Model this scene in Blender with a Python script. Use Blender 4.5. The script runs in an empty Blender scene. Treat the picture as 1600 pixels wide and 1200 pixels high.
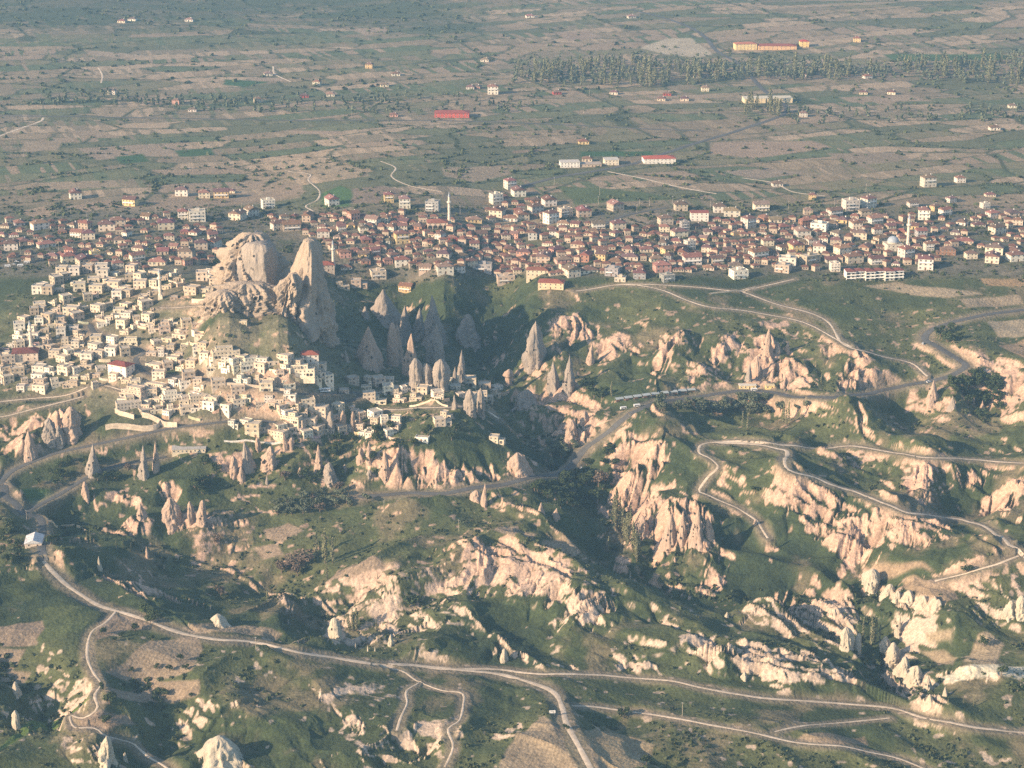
import bpy, bmesh, math, random
import numpy as np
from mathutils import Vector, Matrix
R = math.radians
random.seed(7)

# ------------------------------------------------------------------ camera, sky, sun, exposure
scene = bpy.context.scene
CAMZ, F, HORIZ = 520.0, 3200.0, -450.0          # camera height, focal length in photo pixels, horizon row
PITCH = math.atan((600 - HORIZ) / F)
cam_d = bpy.data.cameras.new('camera'); cam = bpy.data.objects.new('camera', cam_d)
scene.collection.objects.link(cam)
cam.location = (0, 0, CAMZ); cam.rotation_euler = (math.pi / 2 - PITCH, 0, 0)
cam_d.sensor_width = 36; cam_d.lens = 36 * F / 1600; cam_d.clip_start = 5; cam_d.clip_end = 60000
scene.camera = cam
SUN_EL, SUN_AZ = R(21.5), R(30)                    # elevation; azimuth of the light's travel, turned from +x towards +y
ldir = Vector((math.cos(SUN_EL) * math.cos(SUN_AZ), math.cos(SUN_EL) * math.sin(SUN_AZ), -math.sin(SUN_EL)))
sun_d = bpy.data.lights.new('sun', 'SUN'); sun = bpy.data.objects.new('sun', sun_d)
scene.collection.objects.link(sun)
sun.rotation_euler = ldir.to_track_quat('-Z', 'Y').to_euler()
sun_d.energy = 5.0; sun_d.angle = R(0.55); sun_d.color = (1.0, 0.735, 0.50)
world = bpy.data.worlds.new('World'); scene.world = world; world.use_nodes = True
wn = world.node_tree.nodes; wn.clear()
wo = wn.new('ShaderNodeOutputWorld'); wb = wn.new('ShaderNodeBackground'); sky = wn.new('ShaderNodeTexSky')
sky.sky_type = 'NISHITA'; sky.sun_disc = False; sky.sun_elevation = SUN_EL
sky.sun_rotation = math.atan2(-ldir.x, -ldir.y)
wb.inputs['Strength'].default_value = 0.11
world.node_tree.links.new(sky.outputs[0], wb.inputs[0]); world.node_tree.links.new(wb.outputs[0], wo.inputs[0])
scene.view_settings.view_transform = 'Standard'; scene.view_settings.look = 'None'
scene.view_settings.exposure = 1.03; scene.view_settings.gamma = 1
scene.cycles.max_bounces = 4; scene.cycles.diffuse_bounces = 2; scene.cycles.volume_bounces = 0
scene.cycles.use_denoising = False

# ------------------------------------------------------------------ numeric helpers
f32 = np.float32
def hsh(ix, iy, seed):
    h = (ix.astype(np.int64) * 374761393 + iy.astype(np.int64) * 668265263 + seed * 1274126177) & 0xFFFFFFFF
    h = ((h ^ (h >> 13)) * 1274126177) & 0xFFFFFFFF
    return ((h ^ (h >> 16)) & 0xFFFFFF).astype(f32) / f32(0xFFFFFF)
def vnoise(x, y, seed=0):                         # smooth value noise, -1..1
    ix = np.floor(x); iy = np.floor(y); fx = (x - ix).astype(f32); fy = (y - iy).astype(f32)
    u = fx * fx * fx * (fx * (fx * 6 - 15) + 10); v = fy * fy * fy * (fy * (fy * 6 - 15) + 10)
    a = hsh(ix, iy, seed); b = hsh(ix + 1, iy, seed); c = hsh(ix, iy + 1, seed); d = hsh(ix + 1, iy + 1, seed)
    return ((a + (b - a) * u) * (1 - v) + (c + (d - c) * u) * v) * 2 - 1
def fbm(x, y, oct=4, seed=0, gain=.5):
    s = 0; a = 1.; t = 0.
    for o in range(oct):
        s = s + a * vnoise(x * 2 ** o + 17.3 * o, y * 2 ** o - 9.1 * o, seed + o); t += a; a *= gain
    return s / t
def sstep(a, b, x):
    t = np.clip((x - a) / (b - a), 0, 1); return t * t * (3 - 2 * t)
CP, SP = math.cos(PITCH), math.sin(PITCH)
def ray(px, py):
    t = (600 - py) / F; return ((px - 800) / F, CP + t * SP, -SP + t * CP)
def on_plane(px, py, z):
    d = ray(px, py); k = (z - CAMZ) / d[2]; return d[0] * k, d[1] * k
def project(x, y, z):                             # world -> photo pixel
    fw = y * CP - (z - CAMZ) * SP; up = y * SP + (z - CAMZ) * CP
    return 800 + F * x / fw, 600 - F * up / fw
Z0 = -60.0
def uv_of(x, y): return project(x, y, Z0)        # plan position expressed as a smooth (U, V) chart of the ground

# ------------------------------------------------------------------ terrain: broad levels (position of each spot height in the photo, height in m)
SPOT = [(-250,300,0),(0,300,0),(400,300,0),(800,300,0),(1200,300,0),(1600,300,0),(1850,300,0),(-250,200,0),(400,200,0),(1000,200,0),(1850,200,0),
(0,400,6),(150,410,10),(300,410,18),(560,400,0),(700,400,0),(560,430,-2),(700,435,-4),(820,440,-5),(950,430,-4),(1100,430,-5),(1300,430,-5),(1450,430,-5),(1600,420,-3),(1850,430,-3),
(400,450,50),(350,470,44),(384,464,46),(446,474,44),(474,482,36),(450,492,28),(300,470,26),(482,502,16),(415,440,44),(470,545,-42),(440,530,-14),(508,512,-8),(540,500,-55),(545,470,-30),(520,450,0),(515,540,-52),(250,500,12),(400,530,-2),(0,480,5),(100,480,8),(0,560,-18),(100,560,-15),(200,560,-12),(300,560,-10),(400,575,-24),(480,590,-36),(560,605,-44),(650,615,-42),(740,620,-44),(200,620,-30),(300,630,-32),(400,640,-38),(500,650,-45),(600,660,-52),(700,680,-55),(100,620,-38),(0,620,-42),(0,680,-60),(100,690,-65),(200,680,-55),(300,690,-58),(400,700,-65),(500,710,-75),(590,720,-82),
(560,500,-62),(640,520,-74),(720,520,-72),(800,500,-60),(760,560,-78),(830,600,-66),(680,560,-66),(780,600,-74),(790,640,-88),(850,680,-95),(880,720,-95),
(850,460,-15),(900,500,-35),(900,560,-60),(850,560,-58),(1000,460,-12),(1000,520,-35),(1000,580,-58),(960,625,-68),(1100,470,-12),(1100,540,-35),(1100,600,-60),(1250,470,-15),(1250,540,-38),(1250,605,-62),(1400,480,-22),(1350,540,-35),(1440,520,-32),(1400,606,-58),(1500,575,-46),(1600,500,-25),(1600,600,-52),(1850,500,-25),(1850,620,-55),
(900,720,-88),(740,765,-95),(630,768,-96),(500,780,-98),(1000,650,-72),(1080,690,-70),(1080,740,-80),(1100,650,-82),(1200,640,-80),(1160,690,-72),(1250,690,-74),(1420,650,-84),(1550,650,-80),(1450,700,-74),(1600,720,-78),(1380,760,-104),(1550,790,-106),(1250,740,-82),(1400,790,-88),(1560,845,-95),(1600,880,-98),(1150,780,-98),(1200,860,-115),(1350,880,-122),(950,800,-118),(900,780,-108),(970,880,-132),(1100,900,-125),(1100,960,-136),(1250,1000,-146),(1380,1070,-154),(1450,930,-120),(1600,950,-122),(1550,1050,-128),(1600,1000,-125),
(650,800,-98),(800,800,-95),(450,820,-108),(600,860,-105),(750,880,-108),(880,880,-108),(600,940,-120),(800,960,-122),(950,960,-120),(1000,1020,-132),(560,1000,-132),(800,1025,-136),(1000,1055,-140),(1200,1080,-142),(700,1045,-128),
(50,800,-85),(60,880,-90),(150,850,-105),(250,870,-122),(400,900,-130),(500,920,-128),(180,950,-98),(300,990,-105),(450,1015,-112),(0,950,-98),(100,1000,-98),(0,1060,-105),(60,1120,-130),(250,1060,-108),(150,1110,-112),(0,1180,-125),(250,1150,-135),(400,1120,-122),(450,1180,-132),(350,1190,-136),(600,1120,-118),(700,1190,-128),(800,1150,-122),(900,1180,-124),(880,1100,-126),(1100,1120,-135),(1300,1150,-140),(1500,1170,-148),(1200,1200,-142),(1600,1150,-150),
(-100,1300,-140),(400,1300,-145),(800,1300,-130),(1200,1300,-145),(1700,1300,-155),(-250,600,-40),(-250,900,-95),(-250,1150,-120),(1850,900,-110),(1850,1150,-140)]
SPOT = [(a, b, c * (.78 if c < 0 else 1)) for a, b, c in SPOT]   # gentler fall
def solve_spots():
    P = np.array([[*uv_of(*on_plane(px, py, z), ), z] for px, py, z in SPOT])
    def phi(d2): return np.sqrt(d2 + 48. ** 2)
    S = np.array([1, 1.5])
    Q = P[:, :2] * S
    D = ((Q[:, None] - Q[None]) ** 2).sum(-1)
    n = len(P); A = np.zeros((n + 1, n + 1)); A[:n, :n] = phi(D) - np.eye(n) * 6; A[:n, n] = 1; A[n, :n] = 1
    w = np.linalg.solve(A, np.append(P[:, 2], 0))
    gu = np.arange(-700, 2301, 15.); gv = np.arange(60, 1421, 10.)
    U, V = np.meshgrid(gu, gv); q = np.stack([U.ravel(), V.ravel()], -1) * S
    Z = phi(((q[:, None] - Q[None]) ** 2).sum(-1)) @ w[:n] + w[n]
    return gu, gv, Z.reshape(U.shape)
GU, GV, BZ = solve_spots()
def bil(grid, fu, fv):
    h, w = grid.shape
    fu = np.clip(fu, 0, w - 1.001); fv = np.clip(fv, 0, h - 1.001)
    i = fu.astype(int); j = fv.astype(int); a = fu - i; b = fv - j
    return (grid[j, i] * (1 - a) + grid[j, i + 1] * a) * (1 - b) + (grid[j + 1, i] * (1 - a) + grid[j + 1, i + 1] * a) * b
def base_z(x, y):
    x = np.asarray(x, float); y = np.asarray(y, float)
    U, V = uv_of(x, y)
    z = bil(BZ, (U - GU[0]) / 15., (V - GV[0]) / 10.)
    k = sstep(300, 200, V)
    return z * (1 - k)
def on_base(px, py, A=0):                         # ground spot seen at this place of the photo, A metres above the broad level
    z = -60.
    for _ in range(25):
        x, y = on_plane(px, py, z); z = .5 * z + .5 * (float(base_z(x, y)) + A)
    return x, y

# ------------------------------------------------------------------ ridges (+) and gullies (-): crest line in the photo, height, half-width far/lee side, near/sun side, sharpness
RIDGE = [
([(1335,612),(1352,640),(1362,668),(1430,690)],24,55,75,1.1),([(1335,612),(1280,650),(1200,690)],9,40,40,1.1),
([(1010,636),(1030,650)],18,38,36,1.0),([(1000,645),(985,690)],8,25,25,1.1),
([(985,715),(945,800)],14,22,22,1.1),([(1020,760),(990,835)],18,22,22,1.1),([(1055,775),(1045,845)],20,22,22,1.1),([(1095,780),(1088,845)],16,20,20,1.1),([(1030,700),(1010,740)],10,30,45,1.1),
([(1230,725),(1300,760),(1400,793),(1500,818),(1600,870)],20,42,60,1.1),
([(1235,745),(1205,800)],12,22,22,1.2),([(1300,768),(1335,812),(1305,855)],16,26,28,1.2),([(1250,755),(1290,805)],12,22,22,1.2),([(1400,800),(1420,845)],10,26,26,1.2),([(1500,830),(1450,880)],13,28,28,1.2),([(1370,800),(1350,850)],9,22,22,1.2),
([(1300,697),(1420,708),(1500,722),(1600,735),(1700,745)],12,42,45,1.2),([(1450,718),(1435,760),(1450,782)],16,22,24,1.2),([(1500,735),(1525,765)],12,20,22,1.2),([(1600,742),(1545,800)],16,26,26,1.2),([(1600,800),(1570,830)],10,26,26,1.2),([(1380,720),(1400,770)],8,22,22,1.2),
([(745,848),(850,866),(905,898),(1000,925),(1060,975),(1150,1000),(1330,1038)],17,60,50,1.2),([(860,872),(800,915)],10,24,24,1.2),([(905,905),(850,955)],14,24,26,1.2),([(935,930),(880,975)],13,20,22,1.2),([(1000,940),(960,960)],8,22,22,1.2),
([(1140,1008),(1240,1030),(1330,1050)],24,50,18,1.0),([(1090,990),(1160,1015)],8,28,20,1.2),
([(90,852),(150,876),(205,905),(290,945)],15,55,32,1.1),([(150,880),(215,900),(290,920)],10,45,18,1.2),([(80,855),(60,880)],6,25,25,1.2),
([(430,935),(500,905),(640,870),(700,862)],7,40,18,1.1),([(500,950),(600,922),(640,916)],6,40,14,1.1),([(630,908),(700,888)],9,30,16,1.1),([(680,960),(800,935)],6,36,16,1.1),([(560,880),(660,858)],6,30,14,1.1),([(540,830),(690,795)],6,40,16,1.1),([(640,795),(780,775)],6,40,14,1.1),([(670,1000),(730,960)],8,26,18,1.1),
([(440,935),(445,970)],9,16,18,1.1),([(500,990),(560,965)],10,28,20,1.1),([(565,960),(580,985)],8,15,15,1.1),
([(1222,930),(1285,912),(1335,945),(1342,990)],22,42,36,1.0),([(1245,960),(1290,990)],10,25,25,1.1),
([(1405,1000),(1425,1050),(1480,1085)],16,30,22,1.1),([(1480,965),(1420,990)],8,30,25,1.1),
([(1335,903),(1370,900)],13,18,15,1.0),([(1390,920),(1440,940),(1490,950)],9,30,14,1.1),
([(1540,560),(1572,575),(1605,612)],14,60,26,1.0),
([(1335,548),(1345,575)],10,40,40,1.1),([(1330,560),(1305,605)],12,26,30,1.1),([(1345,575),(1440,602)],12,40,26,1.1),
([(1200,522),(1175,590)],14,24,26,1.1),([(1228,566),(1270,590)],14,26,30,1.0),([(1225,575),(1195,600)],10,22,24,1.1),
([(1066,518),(1040,560),(1030,585)],14,24,30,1.1),([(860,472),(902,500),(872,548)],11,30,30,1.1),([(902,500),(935,525)],8,24,24,1.1),([(960,525),(1000,542)],9,24,24,1.1),([(985,530),(950,580)],9,22,22,1.1),([(1135,530),(1080,600)],7,20,22,1.1),([(1180,505),(1130,540)],6,20,20,1.1),([(830,470),(800,510)],8,26,26,1.1),
([(605,705),(650,690),(740,690),(775,745)],13,50,42,0.9),([(640,725),(700,700)],8,22,22,1.1),([(690,760),(740,722)],8,22,26,1.1),
([(820,622),(860,616),(935,636)],11,26,22,1.0),([(870,658),(885,690)],10,20,20,1.1),([(905,655),(895,680)],8,16,16,1.1),([(800,730),(835,722)],10,30,22,1.0),
([(195,765),(260,745)],8,24,24,1.0),([(260,740),(295,750)],9,18,18,1.1),([(170,830),(320,815)],9,40,26,1.0),([(215,800),(330,790)],10,24,24,1.0),
([(100,643),(90,668)],16,20,16,1.0),([(30,692),(60,680)],11,24,24,1.0),([(0,650),(60,640)],10,30,30,1.1),
([(0,1166),(80,1112),(142,1075)],10,32,70,1.2),([(300,1188),(345,1172),(380,1190)],15,30,26,1.0),([(310,1145),(350,1100),(405,1062)],14,40,36,1.1),([(60,1105),(75,1140)],12,18,18,1.0),([(150,1155),(170,1185)],12,18,18,1.0),
([(400,1085),(455,1130),(510,1195)],9,36,30,1.2),([(0,870),(60,850)],8,30,30,1.1),
([(700,1150),(730,1090)],7,24,24,1.1),([(800,825),(850,800),(900,800)],8,26,26,1.1),([(790,790),(840,800)],6,20,20,1.1),
([(1120,770),(1190,808)],7,24,20,1.1),([(1130,800),(1100,825)],9,20,20,1.1),([(1075,855),(1110,865)],7,16,16,1.0),([(1100,905),(1135,915)],8,24,20,1.0),([(0,560),(60,500)],10,30,30,1.1),
([(30,480),(90,450)],6,25,30,1.1),([(760,840),(840,870)],6,26,26,1.1),([(1450,600),(1480,615)],10,16,18,1.0),([(700,1015),(780,1000)],5,26,14,1.1),([(1000,870),(1050,890)],5,20,14,1.1)]
GULLY = [
([(880,740),(905,775),(950,830),(975,880),(1050,930),(1120,955),(1250,985),(1350,1040),(1400,1100)],20,55,45,1.1),
([(120,835),(170,850),(250,885),(350,905),(450,945),(540,985)],15,45,55,1.1),([(0,1035),(60,1095),(95,1140)],14,35,35,1.1),([(230,1075),(272,1130),(290,1190)],14,32,32,1.1),
([(560,455),(600,480),(655,545),(750,575),(820,640),(865,700)],13,60,50,1.0),([(1310,722),(1360,760),(1400,785),(1520,806)],11,36,36,1.1),([(1385,650),(1470,685)],6,40,40,1.1),
([(1360,955),(1385,1030),(1400,1090)],16,26,26,1.0),([(1140,800),(1185,850),(1310,900)],8,40,40,1.1),([(850,490),(800,535),(765,575)],12,40,40,1.1),([(425,1085),(505,1165)],10,28,28,1.1),
([(1540,660),(1600,720)],9,40,40,1.0),([(640,985),(720,950),(760,905)],8,34,34,1.1),([(1500,960),(1580,1010)],8,30,30,1.1),([(930,1130),(1000,1200)],8,40,40,1.1),([(740,1000),(860,985),(1000,990)],8,30,30,1.1),
([(650,1200),(760,1150),(800,1090)],7,34,34,1.1),([(1100,640),(1250,650)],6,40,40,1.1),([(980,560),(1040,600)],8,34,34,1.1),([(1120,570),(1160,600)],7,28,28,1.1)]

# ------------------------------------------------------------------ the ground sheet: rows and columns of vertices, fine where the photograph looks
QUAL = 1.0
vv = np.concatenate([np.arange(-60, 1330, 1.15 / QUAL)])
tanY = np.array([on_plane(800, v, Z0)[1] for v in vv])[::-1]     # near -> far
yrow = np.concatenate([np.linspace(250, tanY[0] - 12, 24), tanY, np.geomspace(tanY[-1] * 1.01, 30000, 40)])
s_in = np.arange(-0.305, 0.3051, 0.00046 / QUAL)
s_out = np.geomspace(0.01, 1.6, 46)
scol = np.concatenate([-0.305 - s_out[::-1], s_in, 0.305 + s_out])
NR, NC = len(yrow), len(scol)
Y = np.repeat(yrow[:, None], NC, 1); X = Y * scol[None, :]
print('terrain verts', NR * NC)
B = base_z(X, Y)
U, V = project(X, Y, B)                          # smooth chart of the plan, for the extent of kinds of ground
rowi = np.arange(NR); coli = np.arange(NC)

def sub_box(xs, ys, m):                           # index window of the sheet round some plan points
    y0, y1 = min(ys) - m, max(ys) + m
    r0 = max(0, np.searchsorted(yrow, y0) - 1); r1 = min(NR, np.searchsorted(yrow, y1) + 1)
    ss = [(x + dx) / max(200, (y + dy)) for x, y in zip(xs, ys) for dx in (-m, m) for dy in (-m, m)]
    c0 = max(0, np.searchsorted(scol, min(ss)) - 1); c1 = min(NC, np.searchsorted(scol, max(ss)) + 1)
    return slice(r0, r1), slice(c0, c1)
def seg_dist(px, py, pts, closed=False):
    best = np.full(px.shape, 1e9, f32); side = np.zeros(px.shape, f32); along = np.zeros(px.shape, f32)
    n = len(pts) - (0 if closed else 1); L = 0.
    for i in range(n):
        ax, ay = pts[i]; bx, by = pts[(i + 1) % len(pts)]
        dx, dy = bx - ax, by - ay; l2 = dx * dx + dy * dy + 1e-9
        t = np.clip(((px - ax) * dx + (py - ay) * dy) / l2, 0, 1)
        ex = px - ax - t * dx; ey = py - ay - t * dy
        d = np.sqrt(ex * ex + ey * ey); m = d < best
        best = np.where(m, d, best); side = np.where(m, dx * (py - ay) - dy * (px - ax), side)
        along = np.where(m, L + t * math.sqrt(l2), along); L += math.sqrt(l2)
    return best, side, along, L
def smooth_poly(pts, n=6):                        # Catmull-Rom
    if len(pts) < 3: return list(pts)
    P = [np.array(p, float) for p in pts]; P = [2 * P[0] - P[1]] + P + [2 * P[-1] - P[-2]]
    out = []
    for i in range(1, len(P) - 2):
        for k in range(n):
            t = k / n
            out.append(tuple(.5 * ((2 * P[i]) + (-P[i-1] + P[i+1]) * t + (2*P[i-1] - 5*P[i] + 4*P[i+1] - P[i+2]) * t*t + (-P[i-1] + 3*P[i] - 3*P[i+1] + P[i+2]) * t**3)))
    return out + [tuple(P[-2])]
# domain warp so that no crest is a straight line
WX = X + 9 * fbm(X / 60, Y / 60, 2, 31); WY = Y + 9 * fbm(X / 60, Y / 60, 2, 37)
pos = np.zeros_like(X, f32); neg = np.zeros_like(X, f32)
for sign, lst, acc in ((1, RIDGE, pos), (-1, GULLY, neg)):
    for pts, A, wa, wb_, p in lst:
        g = [on_base(px, py, A * .9 * sign) for px, py in smooth_poly(pts, 4)]
        m = max(wa, wb_) * 1.25
        rs, cs = sub_box([q[0] for q in g], [q[1] for q in g], m + 10)
        d, side, al, L = seg_dist(WX[rs, cs], WY[rs, cs], g)
        w = np.where(side > 0, wa, wb_) * .95; 
        prof = np.clip(1 - d / w, 0, 1) ** p
        prof = prof * (1 - .25 * np.exp(-(d / 3.) ** 2)) * sstep(-1, .6, 1.) * (0.85 + .3 * vnoise(al / 22, al * 0, 5))
        acc[rs, cs] = np.maximum(acc[rs, cs], A * .82 * prof)
H = B + pos - neg
# where the land is broken up by erosion
wild = sstep(435, 475, V + 10 * fbm(X / 90, Y / 90, 2, 3))
hillv = np.exp(-(((U - 260) / 330) ** 2 + ((V - 560) / 120) ** 2) * 1.2)     # the village hill is built up, less cut
wild = wild * (1 - .75 * np.clip(hillv * 1.3, 0, 1))
rg = 1 - np.abs(fbm(X / 85, Y / 85, 3, 11)) * 2
H = H + wild * 3.6 * (rg - .55) + wild * .9 * fbm(X / 30, Y / 30, 2, 12)
H = H + 5 * fbm(X / 420, Y / 420, 2, 51) * sstep(330, 250, V) + 45 * sstep(120, -60, V) * (fbm(X / 900, Y / 900, 3, 55) + .2)

# long diagonal spurs: down to the right east of the main road, up to the right west of it
kr = sstep(620, 860, U + 60 * fbm(X / 150, Y / 150, 2, 93)); spur = 0
for k_, (dx_, dy_), sd in ((kr, (.72, -.69), 201), (1 - kr, (.78, .62), 205)):
    al_ = X * dx_ + Y * dy_; ac_ = -X * dy_ + Y * dx_
    n_ = fbm(al_ / 190, (ac_ + 10 * fbm(X / 70, Y / 70, 2, sd + 7)) / 48, 3, sd, .45); spur = spur + k_ * np.clip(1 - np.abs(n_) * 3.0, -.6, 1)
amp_ = wild * sstep(520, 640, V) * (1 - .5 * sstep(1020, 1100, V))
H = H + 6.0 * amp_ * spur
def grad(Z):
    gy = np.gradient(Z, axis=0); gx = np.gradient(Z, axis=1)
    yy = np.gradient(yrow)[:, None]; ss = np.gradient(scol)[None, :]
    dx = gx / (ss * Y); dy = gy / yy - dx * scol[None, :]
    return dx.astype(f32), dy.astype(f32)
# ------------------------------------------------------------------ reading the sheet
def gz(x, y):
    x = np.asarray(x, float); y = np.asarray(y, float)
    fr = np.interp(y, yrow, rowi); fc = np.interp(x / np.maximum(y, 1), scol, coli)
    return bil(H, fc, fr)
_ys = np.concatenate([np.arange(700, 2700, 1.5), np.arange(2700, 7000, 6.)])
def gp(px, py):                                   # plan position of the ground seen at a place of the photo
    d = ray(px, py); x = d[0] / d[1] * _ys; z = CAMZ + d[2] / d[1] * _ys
    g = gz(x, _ys); k = np.argmax(z < g)
    if k == 0: return float(x[-1]), float(_ys[-1])
    a = (z[k-1] - g[k-1]) / max(1e-6, (z[k-1] - g[k-1]) - (z[k] - g[k])); y = _ys[k-1] + a * (_ys[k] - _ys[k-1])
    return float(d[0] / d[1] * y), float(y)
def mpp(px, py):                                  # metres per photo pixel there
    x, y = gp(px, py); z = float(gz(x, y)); return (y * CP - (z - CAMZ) * SP) / F

def poly_in(pts_px, soft, warp=5., wl=22., seed=1, offs=0):
    g = [gp(px, py) for px, py in pts_px]
    rs, cs = sub_box([q[0] for q in g], [q[1] for q in g], soft + warp + 2)
    x = X[rs, cs] + warp * fbm(X[rs, cs] / wl, Y[rs, cs] / wl, 3, seed); y = Y[rs, cs] + warp * fbm(X[rs, cs] / wl + 50, Y[rs, cs] / wl, 3, seed + 9)
    ins = np.zeros(x.shape, bool); n = len(g)
    for i in range(n):
        ax, ay = g[i]; bx, by = g[(i + 1) % n]
        if abs(ay - by) < 1e-9: continue
        c = ((ay > y) != (by > y)) & (x < (bx - ax) * (y - ay) / (by - ay) + ax); ins ^= c
    d, _, _, _ = seg_dist(x, y, g, True)
    sd = np.where(ins, d, -d)
    return rs, cs, sstep(-soft, soft, sd)
TUFF = [  # bare rock faces
[(958,700),(985,672),(1010,680),(1035,690),(1030,715),(1042,725),(1015,740),(1012,760),(1030,772),(1060,778),(1095,780),(1108,810),(1100,850),(1050,855),(985,845),(975,790),(940,808),(955,775),(960,740)],
[(603,712),(625,697),(650,704),(690,708),(700,725),(730,722),(765,735),(785,745),(740,765),(640,768),(610,752),(600,735)],
[(1225,735),(1250,745),(1300,765),(1330,790),(1360,810),(1345,860),(1310,868),(1270,840),(1240,800),(1215,790)],
[(1370,795),(1420,800),(1480,812),(1490,840),(1440,860),(1400,845),(1360,830)],
[(1300,545),(1335,545),(1370,560),(1350,580),(1440,595),(1460,600),(1400,610),(1295,610),(1310,590),(1340,560)],
[(1165,560),(1200,520),(1210,560),(1235,548),(1255,570),(1280,590),(1260,600),(1200,600),(1160,605)],
[(1070,515),(1055,540),(1035,565),(1028,590),(1018,575),(1040,540)],
[(855,500),(905,490),(940,505),(935,525),(900,540),(870,550),(865,530)],[(945,530),(985,522),(1005,535),(1000,552),(970,550),(950,575),(935,565)],
[(1118,545),(1150,520),(1155,535),(1110,575),(1080,600),(1070,590)],
[(740,845),(790,840),(860,868),(905,885),(895,910),(860,945),(850,930),(800,935),(795,905),(750,900)],
[(905,925),(960,935),(970,955),(900,975),(870,960)],[(1150,1005),(1240,1022),(1335,1048),(1330,1082),(1240,1066),(1160,1048),(1140,1030)],
[(1045,990),(1100,992),(1150,1010),(1140,1032),(1090,1015)],[(1215,930),(1280,912),(1330,925),(1345,960),(1335,990),(1290,960),(1240,965),(1215,960)],
[(1380,1000),(1420,1010),(1430,1055),(1480,1075),(1490,1100),(1430,1110),(1390,1070)],[(1340,890),(1378,893),(1380,920),(1345,925)],[(1380,920),(1440,925),(1490,945),(1450,965),(1400,945)],
[(1560,1045),(1600,1042),(1640,1060),(1600,1070),(1490,1068),(1460,1060)],[(1575,570),(1600,575),(1620,640),(1580,600),(1555,580)],
[(1420,755),(1440,720),(1460,725),(1450,760),(1460,785),(1425,790)],[(1500,740),(1520,735),(1535,760),(1515,765)],[(1530,790),(1570,745),(1600,740),(1610,770),(1570,800)],[(1270,540),(1300,535),(1325,545),(1290,565)],
[(500,1085),(560,1062),(615,1060),(640,1085),(615,1120),(640,1150),(680,1165),(660,1195),(560,1195),(520,1140)],[(640,1085),(660,1120),(720,1130),(715,1170),(650,1140)],
[(815,615),(870,610),(935,628),(960,648),(920,650),(860,640),(820,638)],[(862,655),(925,650),(920,680),(890,700),(875,690)],[(795,720),(830,712),(840,738),(805,745)],
[(435,935),(470,925),(460,950),(440,975)],[(670,915),(760,880),(740,905),(700,918)],[(480,940),(560,922),(650,895),(700,870),(650,905),(560,935)],[(330,1175),(345,1160),(390,1185),(380,1205),(310,1205)],
[(155,1165),(170,1150),(180,1195),(155,1190)],[(120,1065),(135,1058),(140,1080),(110,1090)],[(15,690),(60,672),(80,700),(40,715),(0,710)],[(165,775),(205,755),(225,778),(190,790)],[(250,760),(270,745),(280,765),(250,790)],
[(75,665),(110,640),(125,655),(105,690)],[(1390,545),(1440,560),(1450,580),(1400,560)],[(1480,545),(1530,545),(1560,570),(1530,570)],[(880,1080),(920,1075),(910,1100),(885,1095)],
[(775,990),(800,985),(830,1030),(770,1040)],[(835,1035),(930,1030),(1030,1040),(1025,1050),(900,1048)],[(90,645),(60,668),(0,690),(0,670),(50,650)],[(150,900),(230,910),(290,945),(240,940),(170,915)],[(1130,770),(1180,805),(1160,810),(1120,790)],
[(1140,500),(1200,490),(1250,505),(1190,510)],[(990,470),(1000,455),(1030,458),(1000,480)],[(330,715),(400,700),(390,730),(350,745)],[(250,810),(285,790),(330,800),(325,825),(270,832)],[(165,825),(200,812),(250,822),(230,835),(180,838)],[(500,965),(540,985),(585,1000),(560,1010),(500,1005)],
[(600,960),(625,975),(615,1010),(595,985)],[(1035,985),(1050,995),(1040,1010)],[(1200,845),(1230,850),(1220,880),(1195,870)],[(1085,905),(1135,905),(1130,925),(1100,925)],[(1090,845),(1110,850),(1105,865),(1080,862)],
[(1405,795),(1390,840),(1330,880),(1310,900),(1330,860)]]
rock = np.zeros_like(H, f32)
for i, t in enumerate(TUFF):
    rs, cs, m = poly_in(t, 4, 7, 16, 100 + i); rock[rs, cs] = np.maximum(rock[rs, cs], m)
CALM = [[(1290,1062),(1440,1086),(1445,1114),(1285,1100)],[(850,1058),(1000,1066),(1200,1096),(1400,1115),(1560,1148),(1640,1155),(1640,1240),(1000,1240),(1030,1150),(900,1100)],
[(0,925),(60,895),(180,965),(330,1000),(560,1040),(480,1062),(330,1062),(300,1100),(160,1115),(120,1050),(0,1065)],[(620,790),(760,780),(720,840),(620,870),(500,900),(480,870),(540,820)],[(1080,650),(1300,625),(1250,650),(1150,680),(1080,665)],
[(1330,870),(1480,870),(1430,900),(1340,890)],[(1480,1080),(1640,1085),(1640,1120),(1500,1110)],[(900,445),(1350,440),(1600,450),(1600,480),(1300,510),(1100,485),(950,470)],[(1380,545),(1440,560),(1430,590),(1370,575)],[(0,1180),(140,1085),(150,1120),(110,1200),(0,1240)],
[(1160,830),(1330,880),(1300,900),(1180,900)],[(640,685),(740,682),(755,715),(690,715)],[(780,970),(860,950),(960,1000),(900,1020),(800,1010)],[(380,1000),(640,1040),(500,1060),(430,1060)],[(1125,715),(1215,712),(1222,745),(1195,795),(1150,785)],[(1290,872),(1360,862),(1430,862),(1400,885),(1300,905)],[(1250,645),(1325,630),(1340,690),(1230,690)],[(1480,640),(1560,650),(1560,695),(1480,685)],[(1150,825),(1285,850),(1300,895),(1180,895)],[(1380,640),(1460,650),(1440,695),(1380,690)],[(1060,690),(1100,690),(1090,720),(1120,745),(1080,770),(1050,740)],[(560,500),(500,560),(420,560),(380,490),(470,492)]]
calm = np.zeros_like(H, f32)
for i, t in enumerate(CALM):
    rs, cs, m = poly_in(t, 12, 8, 40, 300 + i); calm[rs, cs] = np.maximum(calm[rs, cs], m)
wild = wild * (1 - .82 * calm)
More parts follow.
